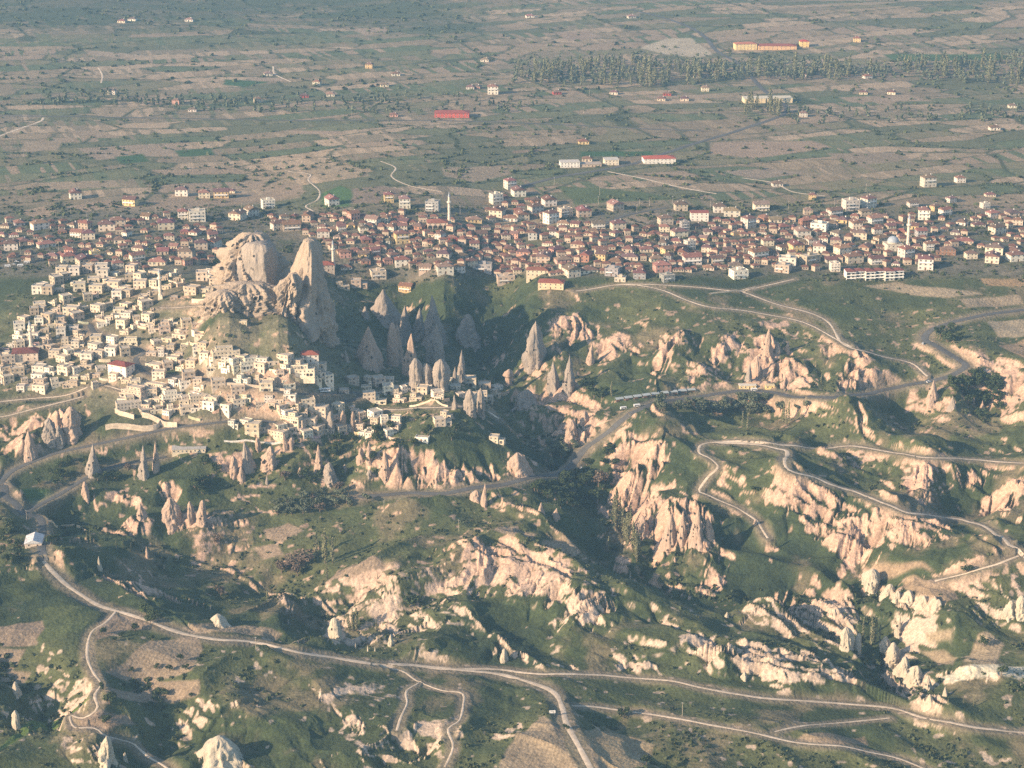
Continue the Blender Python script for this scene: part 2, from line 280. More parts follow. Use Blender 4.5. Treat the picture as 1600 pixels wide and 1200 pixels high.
strata_n = fbm(X / 70, Y / 70, 3, 83); strata_k = np.cos(2 * math.pi * (H + 3.2 * strata_n + 1.2 * fbm(X / 14, Y / 14, 2, 85)) / 5.6)
H = H + wild * (.5 - .45 * rock) * np.clip(strata_k, -1, 1) * sstep(-.3, .3, strata_n + .1)
# gullies that run down the slope, branching over three scales
r_lo = np.searchsorted(yrow, on_plane(800, 1320, Z0)[1]); r_hi = np.searchsorted(yrow, on_plane(800, 420, Z0)[1])
c_lo = np.searchsorted(scol, -.32); c_hi = np.searchsorted(scol, .32)
RS = (slice(r_lo, r_hi), slice(c_lo, c_hi))
crestness = np.zeros_like(H, f32)
for o, (wl, amp) in enumerate(((38., .33), (17., .21), (8., .12))):
    gx, gy = grad(H); gx = gx[RS]; gy = gy[RS]
    if o == 0: g0x, g0y = gx.copy(), gy.copy()
    sl = np.sqrt(gx * gx + gy * gy) + 1e-4
    tx, ty = -gy / sl, gx / sl                    # across the slope
    x = (X[RS] / wl).astype(f32); y = (Y[RS] / wl).astype(f32); ix = np.floor(x); iy = np.floor(y)
    num = np.zeros_like(x); den = np.zeros_like(x)
    for a in (-1, 0, 1):
        for b in (-1, 0, 1):
            cx = ix + a; cy = iy + b
            dx = x - cx - hsh(cx, cy, 71 + o); dy = y - cy - hsh(cx, cy, 91 + o)
            w = np.exp(-2.2 * (dx * dx + dy * dy)).astype(f32)
            num += w * np.cos(2 * math.pi * (dx * tx + dy * ty)); den += w
    st = num / den
    k = np.clip((sl - .14) / .6, 0, 1) * wild[RS] * (.45 + .95 * rock[RS])
    H[RS] += amp * wl * .42 * k * (st - .25 * (o == 0))
    crestness[RS] += st * k * (.5, .35, .3)[o]
# ------------------------------------------------------------------ roads and tracks: kind, width, course in the photo
ROADS = [
('main_road','asphalt',9.0,[(560,776),(630,770),(690,768),(740,765),(800,753),(860,737),(905,715),(935,690),(955,665),(972,648),(1000,634),(1050,623),(1120,616),(1200,613),(1300,611),(1380,607),(1440,600),(1480,590),(1505,577),(1508,566),(1490,553),(1462,543),(1445,532),(1452,518),(1480,505),(1520,496),(1560,489),(1640,480)]),
('valley_road','asphalt',8.0,[(-60,690),(0,752),(8,768),(22,785),(38,800),(60,812),(66,830),(64,850),(68,872)]),
('loop_road','asphalt',7.0,[(0,756),(18,738),(45,722),(90,708),(150,694),(215,679),(262,670),(330,660),(395,655),(430,662)]),
('side_road','asphalt',6.0,[(38,800),(60,792),(95,770),(140,745),(175,730),(215,722),(260,712)]),
('village_road','asphalt',6.5,[(140,505),(150,522),(190,535),(225,548),(212,560),(222,580),(250,592),(300,588),(350,598),(400,604),(450,612),(500,618),(545,614),(575,618),(540,628),(500,635)]),
('lower_village_road','dirt',5.0,[(560,615),(600,612),(640,598),(660,590)]),
('rim_road','dirt',5.0,[(600,640),(680,636),(730,632),(760,640),(780,660)]),
('west_track','dirt',4.5,[(-40,632),(0,628),(60,622),(110,616),(150,600),(190,610)]),
('west_lower_track','dirt',4.0,[(-40,655),(20,650),(80,632),(130,617)]),
('castle_path','dirt',5.0,[(250,482),(290,480),(330,474),(380,472),(420,470),(450,480)]),
('farm_road','dirt',7.0,[(68,872),(80,890),(120,925),(150,945),(190,957),(230,970),(270,984),(340,996),(400,1006),(460,1016),(520,1029),(590,1037),(650,1042),(720,1046),(790,1056),(840,1068),(868,1085),(878,1105),(885,1130),(900,1158),(915,1185),(930,1215)]),
('ridge_track','dirt',5.0,[(590,1037),(640,1040),(700,1046),(780,1047),(850,1051),(950,1055),(1030,1061),(1100,1075),(1180,1088),(1260,1094),(1340,1101),(1400,1109),(1450,1122),(1510,1134),(1560,1140),(1640,1146)]),
('field_track','dirt',4.0,[(890,1100),(940,1106),(1000,1115),(1060,1123),(1120,1135),(1200,1149),(1270,1164),(1340,1170),(1400,1185),(1450,1205)]),
('field_spur','dirt',3.0,[(1210,1143),(1280,1132),(1340,1127),(1390,1122)]),
('orchard_track','dirt',3.5,[(183,955),(165,972),(145,985),(137,1005),(137,1030),(146,1052),(158,1068),(148,1085),(152,1105),(130,1118),(110,1125),(118,1134),(150,1136),(165,1145),(200,1158),(215,1172),(250,1192),(270,1210)]),
('quarry_track','dirt',3.0,[(600,1040),(630,1052),(655,1066),(690,1078),(722,1084),(724,1100),(718,1122),(700,1140),(708,1165),(695,1200)]),
('quarry_path','dirt',3.0,[(655,1068),(635,1080),(636,1100),(625,1122),(620,1145)]),
('upper_track','dirt',5.5,[(1112,690),(1150,690),(1200,691),(1260,693),(1310,698),(1380,706),(1430,710),(1460,716),(1520,720),(1570,724),(1640,732)]),
('crest_track','dirt',6.0,[(1112,690),(1160,694),(1215,700),(1230,708),(1226,722),(1242,736),(1275,744),(1300,758),(1340,772),(1380,784),(1420,798),(1460,805),(1500,815),(1545,828),(1575,842),(1590,858),(1605,880)]),
('bend_track','dirt',4.0,[(1112,690),(1095,697),(1093,706),(1110,714),(1122,724),(1118,735),(1105,748),(1092,770),(1110,775),(1150,795),(1180,812),(1190,825),(1200,845)]),
('terrace_track','dirt',4.0,[(1592,866),(1560,880),(1520,893),(1480,905),(1460,912)]),
('plateau_path','dirt',4.0,[(960,445),(1000,446),(1040,455),(1075,470),(1110,480),(1160,485),(1200,492),(1250,502),(1290,520),(1330,540)]),
('rim_path','dirt',4.0,[(900,455),(960,445),(1010,444),(1080,448),(1150,455),(1180,450),(1240,436)]),
('cliff_path','dirt',4.5,[(1160,455),(1220,478),(1290,500),(1320,540),(1360,552),(1420,565),(1450,590)]),
('town_street','asphalt',6.0,[(940,352),(980,336),(1040,325)]),
('north_street','asphalt',6.0,[(1500,340),(1470,355),(1440,365),(1500,372),(1640,392)]),
('far_highway','asphalt',10.0,[(800,295),(870,277),(920,269),(985,257),(1010,249),(1050,236),(1080,226),(1110,217),(1165,200),(1230,172),(1190,138),(1155,100),(1120,80),(1098,55),(1050,32),(985,15)]),
('far_left_road','dirt',7.0,[(-20,220),(25,203),(62,190),(68,184)]),
('plain_road','asphalt',7.0,[(0,181),(150,183),(330,186),(520,188),(750,190),(900,196),(1100,205)]),
('meadow_track','dirt',4.0,[(490,330),(478,322),(496,312),(499,298),(482,282),(484,272),(450,268)]),
('meadow_path','dirt',4.0,[(690,300),(640,290),(612,276),(618,262),(595,252)]),
('far_path','dirt',6.0,[(455,128),(430,116),(427,104)]),('hill_path','dirt',5.0,[(158,130),(160,118),(154,106)]),
('east_track','dirt',5.0,[(1160,278),(1210,286),(1240,300),(1290,306)]),('quarry_road','dirt',6.0,[(950,268),(1010,280),(1060,292),(1120,303)]),
]
road_geo = []
for name, kind, w, pts in ROADS:
    g = [gp(px, py) for px, py in pts]
    g = smooth_poly(g, 8)
    # even spacing
    q = np.array(g); seg = np.sqrt((np.diff(q, axis=0) ** 2).sum(1)); s = np.concatenate([[0], np.cumsum(seg)])
    n = max(4, int(s[-1] / 4)); t = np.linspace(0, s[-1], n)
    q = np.stack([np.interp(t, s, q[:, 0]), np.interp(t, s, q[:, 1])], 1)
    z = gz(q[:, 0], q[:, 1]); kk = 9 if kind == 'dirt' else 17
    zp = np.pad(z, kk // 2, mode='edge'); z = np.convolve(zp, np.ones(kk) / kk, 'valid')
    road_geo.append((name, kind, w, q, z))
roadm = np.zeros_like(H, f32)
for name, kind, w, q, z in road_geo:
    if len(q) > 2500: continue
    for a in range(0, len(q) - 1, 24):
        qq = q[a:a + 26]; zz = z[a:a + 26]
        rs, cs = sub_box(qq[:, 0], qq[:, 1], w * 1.6 + 6)
        d, side, al, L = seg_dist(X[rs, cs], Y[rs, cs], [tuple(p) for p in qq])
        t = np.linspace(0, 1, len(zz)); zt = np.interp(al / max(L, 1e-6), t, zz)
        k = 1 - sstep(w * .5 + 1, w * 1.0 + 4, d)
        k = k * (d < w * 1.6 + 6)
        near = k > roadm[rs, cs] * .999
        k = np.where(near, k, 0)
        H[rs, cs] = H[rs, cs] * (1 - k) + zt * k
        roadm[rs, cs] = np.maximum(roadm[rs, cs], k)

# ------------------------------------------------------------------ what covers the ground
gx, gy = grad(H); slope = np.sqrt(gx * gx + gy * gy)
n25 = fbm(X / 26, Y / 26, 4, 21); n8 = fbm(X / 8, Y / 8, 3, 23); n60 = fbm(X / 95, Y / 95, 3, 25)
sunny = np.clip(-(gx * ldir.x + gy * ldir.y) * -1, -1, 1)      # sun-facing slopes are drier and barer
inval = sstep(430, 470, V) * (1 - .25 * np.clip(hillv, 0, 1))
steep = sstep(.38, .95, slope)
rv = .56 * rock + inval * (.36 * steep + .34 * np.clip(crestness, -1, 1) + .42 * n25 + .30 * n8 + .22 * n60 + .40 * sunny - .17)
rv = rv - .6 * np.exp(-((U - 690) / 130) ** 2 - ((V - 440) / 28) ** 2) - .45 * np.exp(-((U - 815) / 45) ** 2 - ((V - 485) / 60) ** 2)
sg = np.sqrt(gx * gx + gy * gy)
ledge = sstep(.55, .95, -strata_k) * sstep(.10, .30, sg) * sstep(-.25, .25, n60 + .8 * n25) * inval
rv = rv + .30 * ledge * (1 - .9 * rock)
thin = sstep(.955, .985, 1 - np.abs(fbm((X * .8 + Y * .6) / 26, (Y * .8 - X * .6) / 75, 3, 87))) * sstep(-.1, .2, n25 + .3 * n60) * sstep(.06, .2, sg) * inval
thin2 = sstep(.955, .985, 1 - np.abs(fbm((X * .8 - Y * .6) / 26, (Y * .8 + X * .6) / 75, 3, 89))) * sstep(.0, .3, n25 - .3 * n60) * sstep(.06, .2, sg) * inval * (U > 700)
rv = rv + .45 * np.maximum(thin, thin2)
rv = rv - .42 * calm
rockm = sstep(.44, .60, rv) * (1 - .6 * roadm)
# scattered pale stones and terrace edges
st = sstep(.62, .75, vnoise(X / 9, Y / 6, 61) * .6 + vnoise(X / 3.5, Y / 3, 62) * .5 + .25 * n60) * inval * .8
rockm = np.maximum(rockm, st)
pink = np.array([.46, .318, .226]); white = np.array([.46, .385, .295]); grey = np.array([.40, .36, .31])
tw = (.65 * sstep(880, 980, V + 40 * n60))[..., None]
rc = pink * (1 - tw) + white * tw
rc = rc * (1 + .10 * n25[..., None] + .10 * n8[..., None])
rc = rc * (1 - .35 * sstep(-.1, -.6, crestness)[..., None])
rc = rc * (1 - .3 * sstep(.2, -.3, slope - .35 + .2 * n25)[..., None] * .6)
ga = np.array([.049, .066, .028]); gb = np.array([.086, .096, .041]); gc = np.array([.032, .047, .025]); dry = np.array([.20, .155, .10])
k1 = sstep(-.35, .45, n60 + .5 * n25)[..., None]; k2 = sstep(.1, .5, -n60 + .4 * n8 - .2)[..., None]; k3 = (sstep(.15, .55, fbm(X / 45, Y / 45, 3, 29) + .3 * n8) * .55)[..., None]
grass = ga * (1 - k1) + gb * k1; grass = grass * (1 - k2) + gc * k2; grass = grass * (1 - k3) + dry * k3
grass = grass * (1 + .22 * n8[..., None])
# plain beyond the town: a patchwork of small strips
def patch(x, y, seed):
    ix = np.floor(x); iy = np.floor(y); best = np.full(x.shape, 9., f32); sec = np.full(x.shape, 9., f32); idv = np.zeros(x.shape, f32)
    for a in (-1, 0, 1):
        for b in (-1, 0, 1):
            cx = ix + a; cy = iy + b; jx = cx + .15 + .7 * hsh(cx, cy, seed); jy = cy + .15 + .7 * hsh(cx, cy, seed + 1)
            d = np.maximum(np.abs(x - jx), np.abs(y - jy)) + .25 * (np.abs(x - jx) + np.abs(y - jy)); v = hsh(cx, cy, seed + 2)
            n = d < best; sec = np.where(n, best, np.minimum(sec, d)); best = np.where(n, d, best); idv = np.where(n, v, idv)
    return idv, sec - best
far = sstep(345, 318, V + 12 * n60)
wx = X + 14 * fbm(X / 260, Y / 260, 2, 41); wy = Y + 26 * fbm(X / 400, Y / 400, 2, 43)
ca, sa = math.cos(.32), math.sin(.32)
strip = vnoise((wx * ca + wy * sa) / 7 + 90, (-wx * sa + wy * ca) / 120, 377)
idv, edge = patch((wx * ca + wy * sa) / 115, (-wx * sa + wy * ca) / 42, 301)
id2, edge2 = patch((wx * ca + wy * sa) / 330 + 9, (-wx * sa + wy * ca) / 170, 333)
fm = .82 * idv + .18 * id2 + .06 * strip
cols = np.array([[.085,.092,.052],[.125,.118,.07],[.15,.125,.085],[.19,.155,.105],[.25,.20,.14],[.15,.128,.088],[.10,.108,.06],[.075,.095,.05],[.195,.155,.11]])
ci = np.clip((fm * 1.2 - .12) * 9, 0, 8.99).astype(int)
fc = 1.28 * np.array([1.06, 1.0, .93]) * cols[ci] * (1 + .10 * n25[..., None] + .10 * n8[..., None])
wood = sstep(.0, .35, fbm(X / 520, Y / 620, 3, 45) + .75 * sstep(140, 20, V) * sstep(900, 500, U) - .36 + .25 * n25)
scrubc = np.array([.055, .072, .038])
fc = fc * (1 - .72 * wood[..., None]) + scrubc * .72 * wood[..., None]
hedge = (1 - sstep(.03, .11, edge)) * .75 * sstep(-.3, .1, n60 + .3); hedge = np.maximum(hedge, (1 - sstep(.01, .035, edge2)) * .85); fc = fc * (1 - hedge[..., None]) + np.array([.045, .06, .03]) * hedge[..., None]
col = grass * (1 - far[..., None]) + fc * far[..., None]
# bare earth and yards inside the town and the village
townm = np.clip(sstep(318, 335, V) * sstep(440, 425, V) + np.clip(hillv * 1.6 - .35, 0, 1), 0, 1) * sstep(-.5, .1, n25 + .25)
townc = (np.array([.15, .13, .10]) + np.clip(hillv * 1.6 - .2, 0, 1)[..., None] * np.array([.16, .12, .08])) * (1 + .25 * n8[..., None])
tk_ = (.7 - .25 * np.clip(hillv * 1.6 - .2, 0, 1))[..., None] * townm[..., None]; col = col * (1 - tk_) + townc * tk_
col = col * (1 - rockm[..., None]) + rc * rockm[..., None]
furrow = np.zeros_like(H, f32)
FIELDS = [  # colour, furrows, outline
((.30,.225,.165),1,[(778,1195),(788,1170),(850,1118),(872,1140),(900,1200),(890,1215),(780,1215)]),
((.30,.225,.15),1,[(912,1140),(950,1140),(1000,1155),(1022,1165),(1015,1200),(930,1210)]),
((.27,.20,.15),1,[(200,1030),(235,1000),(310,995),(320,1015),(300,1050),(250,1065),(165,1050)]),
((.29,.21,.155),1,[(165,1075),(230,1065),(312,1065),(310,1085),(240,1098),(165,1095)]),((.28,.20,.15),1,[(150,980),(170,960),(215,965),(240,980),(200,985),(150,1000)]),
((.27,.19,.145),1,[(120,1122),(165,1108),(200,1120),(215,1135),(165,1142),(125,1135)]),((.26,.19,.15),1,[(0,980),(70,968),(75,985),(55,1008),(0,1010)]),((.30,.22,.165),0,[(0,1012),(40,1012),(20,1045),(50,1050),(40,1065),(0,1062)]),
((.085,.10,.045),0,[(60,950),(110,945),(165,955),(140,985),(60,1010),(55,1000),(75,980)]),((.30,.22,.16),1,[(285,982),(340,975),(400,978),(440,990),(430,1000),(300,990)]),
((.32,.225,.16),0,[(1415,905),(1490,918),(1500,935),(1475,945),(1440,935),(1405,920)]),((.30,.21,.15),0,[(1360,880),(1440,880),(1460,895),(1410,898),(1370,893)]),((.31,.235,.17),1,[(1445,990),(1490,985),(1485,1002),(1450,1005)]),
((.30,.225,.16),0,[(1440,1015),(1475,1013),(1498,1028),(1490,1040),(1465,1035)]),((.31,.235,.17),1,[(1525,990),(1540,985),(1565,1005),(1555,1040),(1505,1035)]),((.50,.44,.37),0,[(1460,1062),(1500,1048),(1600,1042),(1640,1050),(1640,1068),(1490,1070)]),
((.26,.19,.135),1,[(1250,1150),(1290,1145),(1350,1152),(1355,1165),(1310,1165),(1240,1158)]),((.30,.235,.175),1,[(1540,500),(1600,498),(1620,525),(1560,527)]),((.26,.18,.125),0,[(1560,540),(1600,530),(1640,560),(1600,560)]),
((.33,.25,.18),0,[(1345,445),(1400,440),(1440,447),(1540,460),(1480,466),(1380,452)]),((.34,.22,.13),0,[(1530,435),(1640,437),(1640,452),(1540,446)]),((.30,.225,.165),1,[(1500,468),(1590,460),(1600,475),(1510,482)]),
((.29,.21,.16),1,[(410,828),(450,818),(475,830),(440,845),(415,842)]),((.29,.21,.16),0,[(395,855),(430,850),(440,868),(410,875)]),((.30,.22,.16),1,[(845,845),(870,842),(910,862),(895,870),(860,858)]),((.30,.22,.165),1,[(760,828),(800,822),(840,835),(800,845)]),
((.27,.195,.15),1,[(530,890),(600,880),(630,885),(560,900),(500,915)]),((.075,.12,.04),0,[(25,765),(60,765),(90,768),(55,792)]),((.10,.14,.035),0,[(10,1160),(60,1125),(140,1085),(145,1092),(70,1140),(0,1175)]),
((.29,.205,.15),0,[(205,320),(300,305),(400,300),(420,312),(260,330)]),((.31,.22,.165),1,[(95,325),(170,312),(200,318),(130,332)]),((.32,.225,.165),0,[(30,330),(70,322),(90,330),(60,348)]),((.30,.22,.16),0,[(65,285),(180,282),(190,292),(70,297)]),
((.075,.13,.045),0,[(500,305),(530,290),(560,300),(545,322),(505,325)]),((.23,.165,.13),1,[(550,295),(600,290),(640,300),(600,318),(550,318)]),((.29,.205,.15),0,[(400,292),(470,288),(478,300),(420,315)]),
((.31,.23,.165),1,[(495,258),(560,262),(578,275),(540,278),(500,268)]),((.30,.22,.16),1,[(690,262),(790,258),(800,272),(740,285),(695,275)]),((.05,.10,.04),0,[(905,237),(1020,236),(1020,243),(905,245)]),((.28,.21,.165),1,[(1130,268),(1200,262),(1260,270),(1180,280)]),
((.29,.20,.15),0,[(860,235),(800,240),(800,236),(850,232)]),((.30,.21,.16),0,[(1120,222),(1270,220),(1300,230),(1180,248),(1100,240)]),((.25,.185,.14),0,[(1290,240),(1400,238),(1430,250),(1340,258)]),((.33,.24,.18),0,[(130,78),(180,82),(240,88),(200,92),(140,86)]),
((.33,.235,.175),0,[(545,45),(600,42),(610,50),(570,55)]),((.30,.21,.16),0,[(865,50),(920,48),(940,58),(890,64)]),((.32,.23,.18),0,[(380,120),(440,122),(450,127),(400,128)]),((.05,.10,.045),0,[(350,124),(420,128),(380,136),(350,132)]),
((.29,.22,.155),0,[(760,345),(840,338),(880,350),(800,362)]),((.27,.20,.15),0,[(960,345),(1010,330),(1040,335),(1010,352)]),((.09,.11,.05),0,[(870,290),(1000,300),(1060,312),(900,320)]),((.075,.12,.05),0,[(1380,85),(1560,84),(1600,92),(1400,96)]),
((.33,.235,.175),0,[(1000,150),(1100,148),(1110,152),(1020,154)]),((.31,.22,.165),0,[(1310,152),(1420,148),(1460,158),(1330,160)]),((.30,.21,.16),0,[(450,204),(530,205),(540,210),(460,209)]),((.29,.21,.155),0,[(100,205),(150,203),(190,215),(140,216)]),
((.30,.22,.16),0,[(40,222),(100,218),(90,235),(30,236)]),((.29,.21,.16),0,[(120,232),(290,222),(285,240),(150,250)]),((.05,.095,.04),0,[(180,245),(220,240),(235,252),(190,256)]),((.05,.095,.04),0,[(270,235),(330,232),(335,242),(280,245)]),
((.44,.35,.27),0,[(1000,75),(1040,60),(1080,60),(1115,85),(1090,90),(1040,85)])]
for i, (c, fw, pts) in enumerate(FIELDS):
    rs, cs, m = poly_in(pts, 1.2 if pts[0][1] > 400 else 2.5, 2.5, 30, 500 + i)
    m = m * (1 - roadm[rs, cs] * .0)
    cc = np.array(c) * np.array([.88, .93, .84]) * (1 + .12 * n25[rs, cs][..., None] + .10 * n8[rs, cs][..., None])
    col[rs, cs] = col[rs, cs] * (1 - m[..., None]) + cc * m[..., None]
    furrow[rs, cs] = np.maximum(furrow[rs, cs] * (1 - m), m * fw); rockm[rs, cs] *= 1 - m
col = np.clip(col, .01, .9)
mudc = np.array([.27, .21, .155]); k = (roadm * .55 * (V > 425))[..., None]; col = col * (1 - k) + mudc * k

def new_mat(name):
    m = bpy.data.materials.new(name); m.use_nodes = True; nt = m.node_tree
    b = nt.nodes['Principled BSDF']; b.inputs['Roughness'].default_value = .9
    b.inputs['Specular IOR Level'].default_value = .15
    return m, nt, b
def node(nt, t, **kw):
    n = nt.nodes.new(t)
    for k, v in kw.items(): setattr(n, k, v)
    return n
def noise_mult(nt, src, dst, layers, coord='Object'):
    """src colour multiplied by noise layers (scale, amount)"""
    tc = node(nt, 'ShaderNodeTexCoord'); cur = src
    for sc, am, det in layers:
        n = node(nt, 'ShaderNodeTexNoise'); n.inputs['Scale'].default_value = sc; n.inputs['Detail'].default_value = det
        nt.links.new(tc.outputs[coord], n.inputs['Vector'])
        mr = node(nt, 'ShaderNodeMapRange'); mr.inputs['From Min'].default_value = .3; mr.inputs['From Max'].default_value = .7
        mr.inputs['To Min'].default_value = 1 - am; mr.inputs['To Max'].default_value = 1 + am
        nt.links.new(n.outputs['Fac'], mr.inputs['Value'])
        mx = node(nt, 'ShaderNodeVectorMath', operation='SCALE'); nt.links.new(cur, mx.inputs[0]); nt.links.new(mr.outputs[0], mx.inputs['Scale'])
        cur = mx.outputs[0]
    nt.links.new(cur, dst); return tc
m_ground, nt, bs = new_mat('ground')
at = node(nt, 'ShaderNodeAttribute', attribute_name='Col'); fa = node(nt, 'ShaderNodeAttribute', attribute_name='furrow')
tc = node(nt, 'ShaderNodeTexCoord'); wv = node(nt, 'ShaderNodeTexWave'); wv.inputs['Scale'].default_value = .12; wv.inputs['Distortion'].default_value = 5; wv.inputs['Detail'].default_value = 1; wv.inputs['Detail Scale'].default_value = .06
mp = node(nt, 'ShaderNodeMapping'); mp.inputs['Rotation'].default_value = (0, 0, .35); nt.links.new(tc.outputs['Object'], mp.inputs['Vector']); nt.links.new(mp.outputs[0], wv.inputs['Vector'])
mm = node(nt, 'ShaderNodeMath', operation='MULTIPLY_ADD'); mm.inputs[1].default_value = .17; mm.inputs[2].default_value = .92; nt.links.new(wv.outputs['Fac'], mm.inputs[0])
lerp = node(nt, 'ShaderNodeMix', data_type='FLOAT'); nt.links.new(fa.outputs['Fac'], lerp.inputs[0]); lerp.inputs[2].default_value = 1; nt.links.new(mm.outputs[0], lerp.inputs[3])
sc_ = node(nt, 'ShaderNodeVectorMath', operation='SCALE'); nt.links.new(at.outputs['Color'], sc_.inputs[0]); nt.links.new(lerp.outputs[0], sc_.inputs['Scale'])
noise_mult(nt, sc_.outputs[0], bs.inputs['Base Color'], [(.5, .26, 4), (.11, .14, 3), (1.6, .14, 2)])
bn = node(nt, 'ShaderNodeTexNoise'); bn.inputs['Scale'].default_value = .35; bn.inputs['Detail'].default_value = 4; nt.links.new(tc.outputs['Object'], bn.inputs['Vector'])
bp = node(nt, 'ShaderNodeBump'); bp.inputs['Strength'].default_value = .7; bp.inputs['Distance'].default_value = 1.6; nt.links.new(bn.outputs['Fac'], bp.inputs['Height']); nt.links.new(bp.outputs[0], bs.inputs['Normal'])

def grid_mesh(name, P, nr, nc, mat):
    me = bpy.data.meshes.new(name); nv = nr * nc; me.vertices.add(nv); me.vertices.foreach_set('co', P.astype(f32).ravel())
    i = np.arange(nv, dtype=np.int32).reshape(nr, nc); q = np.stack([i[:-1, :-1], i[:-1, 1:], i[1:, 1:], i[1:, :-1]], -1).reshape(-1, 4)
    me.loops.add(q.size); me.loops.foreach_set('vertex_index', q.ravel()); me.polygons.add(len(q))
    me.polygons.foreach_set('loop_start', np.arange(0, q.size, 4, dtype=np.int32)); me.polygons.foreach_set('use_smooth', np.ones(len(q), bool))
    me.update(calc_edges=True); me.materials.append(mat)
    o = bpy.data.objects.new(name, me); scene.collection.objects.link(o); return o
ter = grid_mesh('ground', np.stack([X, Y, H], -1).reshape(-1, 3), NR, NC, m_ground); ter['kind'] = 'structure'
a = ter.data.attributes.new('Col', 'FLOAT_COLOR', 'POINT'); a.data.foreach_set('color', np.concatenate([col, np.ones(col.shape[:2] + (1,))], -1).astype(f32).ravel())
a = ter.data.attributes.new('furrow', 'FLOAT', 'POINT'); a.data.foreach_set('value', furrow.ravel())

m_dirt, nt, bs = new_mat('dirt_track'); rgb = node(nt, 'ShaderNodeRGB'); rgb.outputs[0].default_value = (.52, .43, .32, 1); noise_mult(nt, rgb.outputs[0], bs.inputs['Base Color'], [(.35, .2, 3), (.05, .18, 2)])
m_asph, nt, bs = new_mat('asphalt'); rgb = node(nt, 'ShaderNodeRGB'); rgb.outputs[0].default_value = (.105, .105, .10, 1); noise_mult(nt, rgb.outputs[0], bs.inputs['Base Color'], [(.3, .15, 3), (.03, .15, 2)])
for name, kind, w, q, z in road_geo:
    d = np.gradient(q, axis=0); d /= np.linalg.norm(d, axis=1)[:, None] + 1e-9; nrm = np.stack([-d[:, 1], d[:, 0]], 1)
    s = np.arange(len(q)); ww = (.52 if kind == 'dirt' else .74) * w * (1 + (.22 if kind == 'dirt' else .0) * vnoise(s / 3., s * 0., 3)) / 2
    rows = []
    for k in (-1, -.5, 0, .5, 1):
        p = q + nrm * (ww * k)[:, None]; zz = gz(p[:, 0], p[:, 1]) + (.22 if abs(k) < 1 else .05) + (0.12 if kind == 'asphalt' else 0)
        rows.append(np.column_stack([p, zz]))
    o = grid_mesh(name, np.stack(rows, 1).reshape(-1, 3), len(q), 5, m_asph if kind == 'asphalt' else m_dirt); o['kind'] = 'structure'
print('ground done')
# ------------------------------------------------------------------ object building helpers
col_ = scene.collection
def rgbmat(name, rgb, rough=.85, layers=((.5, .12, 3),), spec=.2, coord='Object'):
    m, nt, b = new_mat(name); b.inputs['Roughness'].default_value = rough; b.inputs['Specular IOR Level'].default_value = spec
    r = node(nt, 'ShaderNodeRGB'); r.outputs[0].default_value = (*rgb, 1); noise_mult(nt, r.outputs[0], b.inputs['Base Color'], layers, coord); return m
def objmat(name, rough=.9, layers=((.25, .12, 3), (1.7, .10, 3))):   # colour taken from the object's own colour
    m, nt, b = new_mat(name); b.inputs['Roughness'].default_value = rough
    r = node(nt, 'ShaderNodeObjectInfo'); noise_mult(nt, r.outputs['Color'], b.inputs['Base Color'], layers); return m
M_wall = objmat('plaster_wall'); M_tile = objmat('roof_tiles', layers=((.6, .22, 4), (3., .2, 2)))
M_stone = objmat('tuff_masonry', layers=((.12, .16, 3), (.5, .18, 4), (1.8, .16, 4)))
M_glass = rgbmat('window_glass', (.035, .045, .055), .25, ((.3, .2, 1),), .5)
M_dark = rgbmat('dark_opening', (.03, .028, .025)); M_wood = rgbmat('painted_wood', (.16, .09, .05))  # M_dark: flat near-black stands in for the unlit inside of caves and arches
M_white = rgbmat('white_paint', (.75, .73, .68)); M_conc = rgbmat('flat_roof', (.46, .40, .31), .95, ((.3, .2, 4),))
M_red = rgbmat('red_roof', (.33, .085, .055)); M_lead = rgbmat('lead_dome', (.30, .34, .38), .5); M_metal = rgbmat('grey_metal', (.35, .36, .36), .5)
def rockmat(name, ca, cb, sc=.05):
    m, nt, b = new_mat(name); tc = node(nt, 'ShaderNodeTexCoord'); n = node(nt, 'ShaderNodeTexNoise'); n.inputs['Scale'].default_value = sc; n.inputs['Detail'].default_value = 6
    nt.links.new(tc.outputs['Object'], n.inputs['Vector']); mp = node(nt, 'ShaderNodeMapping'); mp.inputs['Scale'].default_value = (1, 1, .25); nt.links.new(tc.outputs['Object'], mp.inputs['Vector'])
    n2 = node(nt, 'ShaderNodeTexNoise'); n2.inputs['Scale'].default_value = .6; n2.inputs['Detail'].default_value = 4; nt.links.new(mp.outputs[0], n2.inputs['Vector'])
    a = node(nt, 'ShaderNodeMath', operation='MULTIPLY_ADD'); a.inputs[1].default_value = 1.6; a.inputs[2].default_value = -.3; nt.links.new(n.outputs['Fac'], a.inputs[0])
    a2 = node(nt, 'ShaderNodeMath', operation='MULTIPLY_ADD'); a2.inputs[1].default_value = .9; nt.links.new(n2.outputs['Fac'], a2.inputs[0]); a2.use_clamp = True
    a3 = node(nt, 'ShaderNodeMath', operation='SUBTRACT'); nt.links.new(a.outputs[0], a3.inputs[0]); a3.inputs[1].default_value = .45; nt.links.new(a3.outputs[0], a2.inputs[2])
    mx = node(nt, 'ShaderNodeMix', data_type='RGBA'); nt.links.new(a2.outputs[0], mx.inputs[0]); mx.inputs[6].default_value = (*ca, 1); mx.inputs[7].default_value = (*cb, 1)
    nt.links.new(mx.outputs[2], b.inputs['Base Color']); bp = node(nt, 'ShaderNodeBump'); bp.inputs['Strength'].default_value = .8; bp.inputs['Distance'].default_value = 1.0
    nt.links.new(n2.outputs['Fac'], bp.inputs['Height']); nt.links.new(bp.outputs[0], b.inputs['Normal']); return m
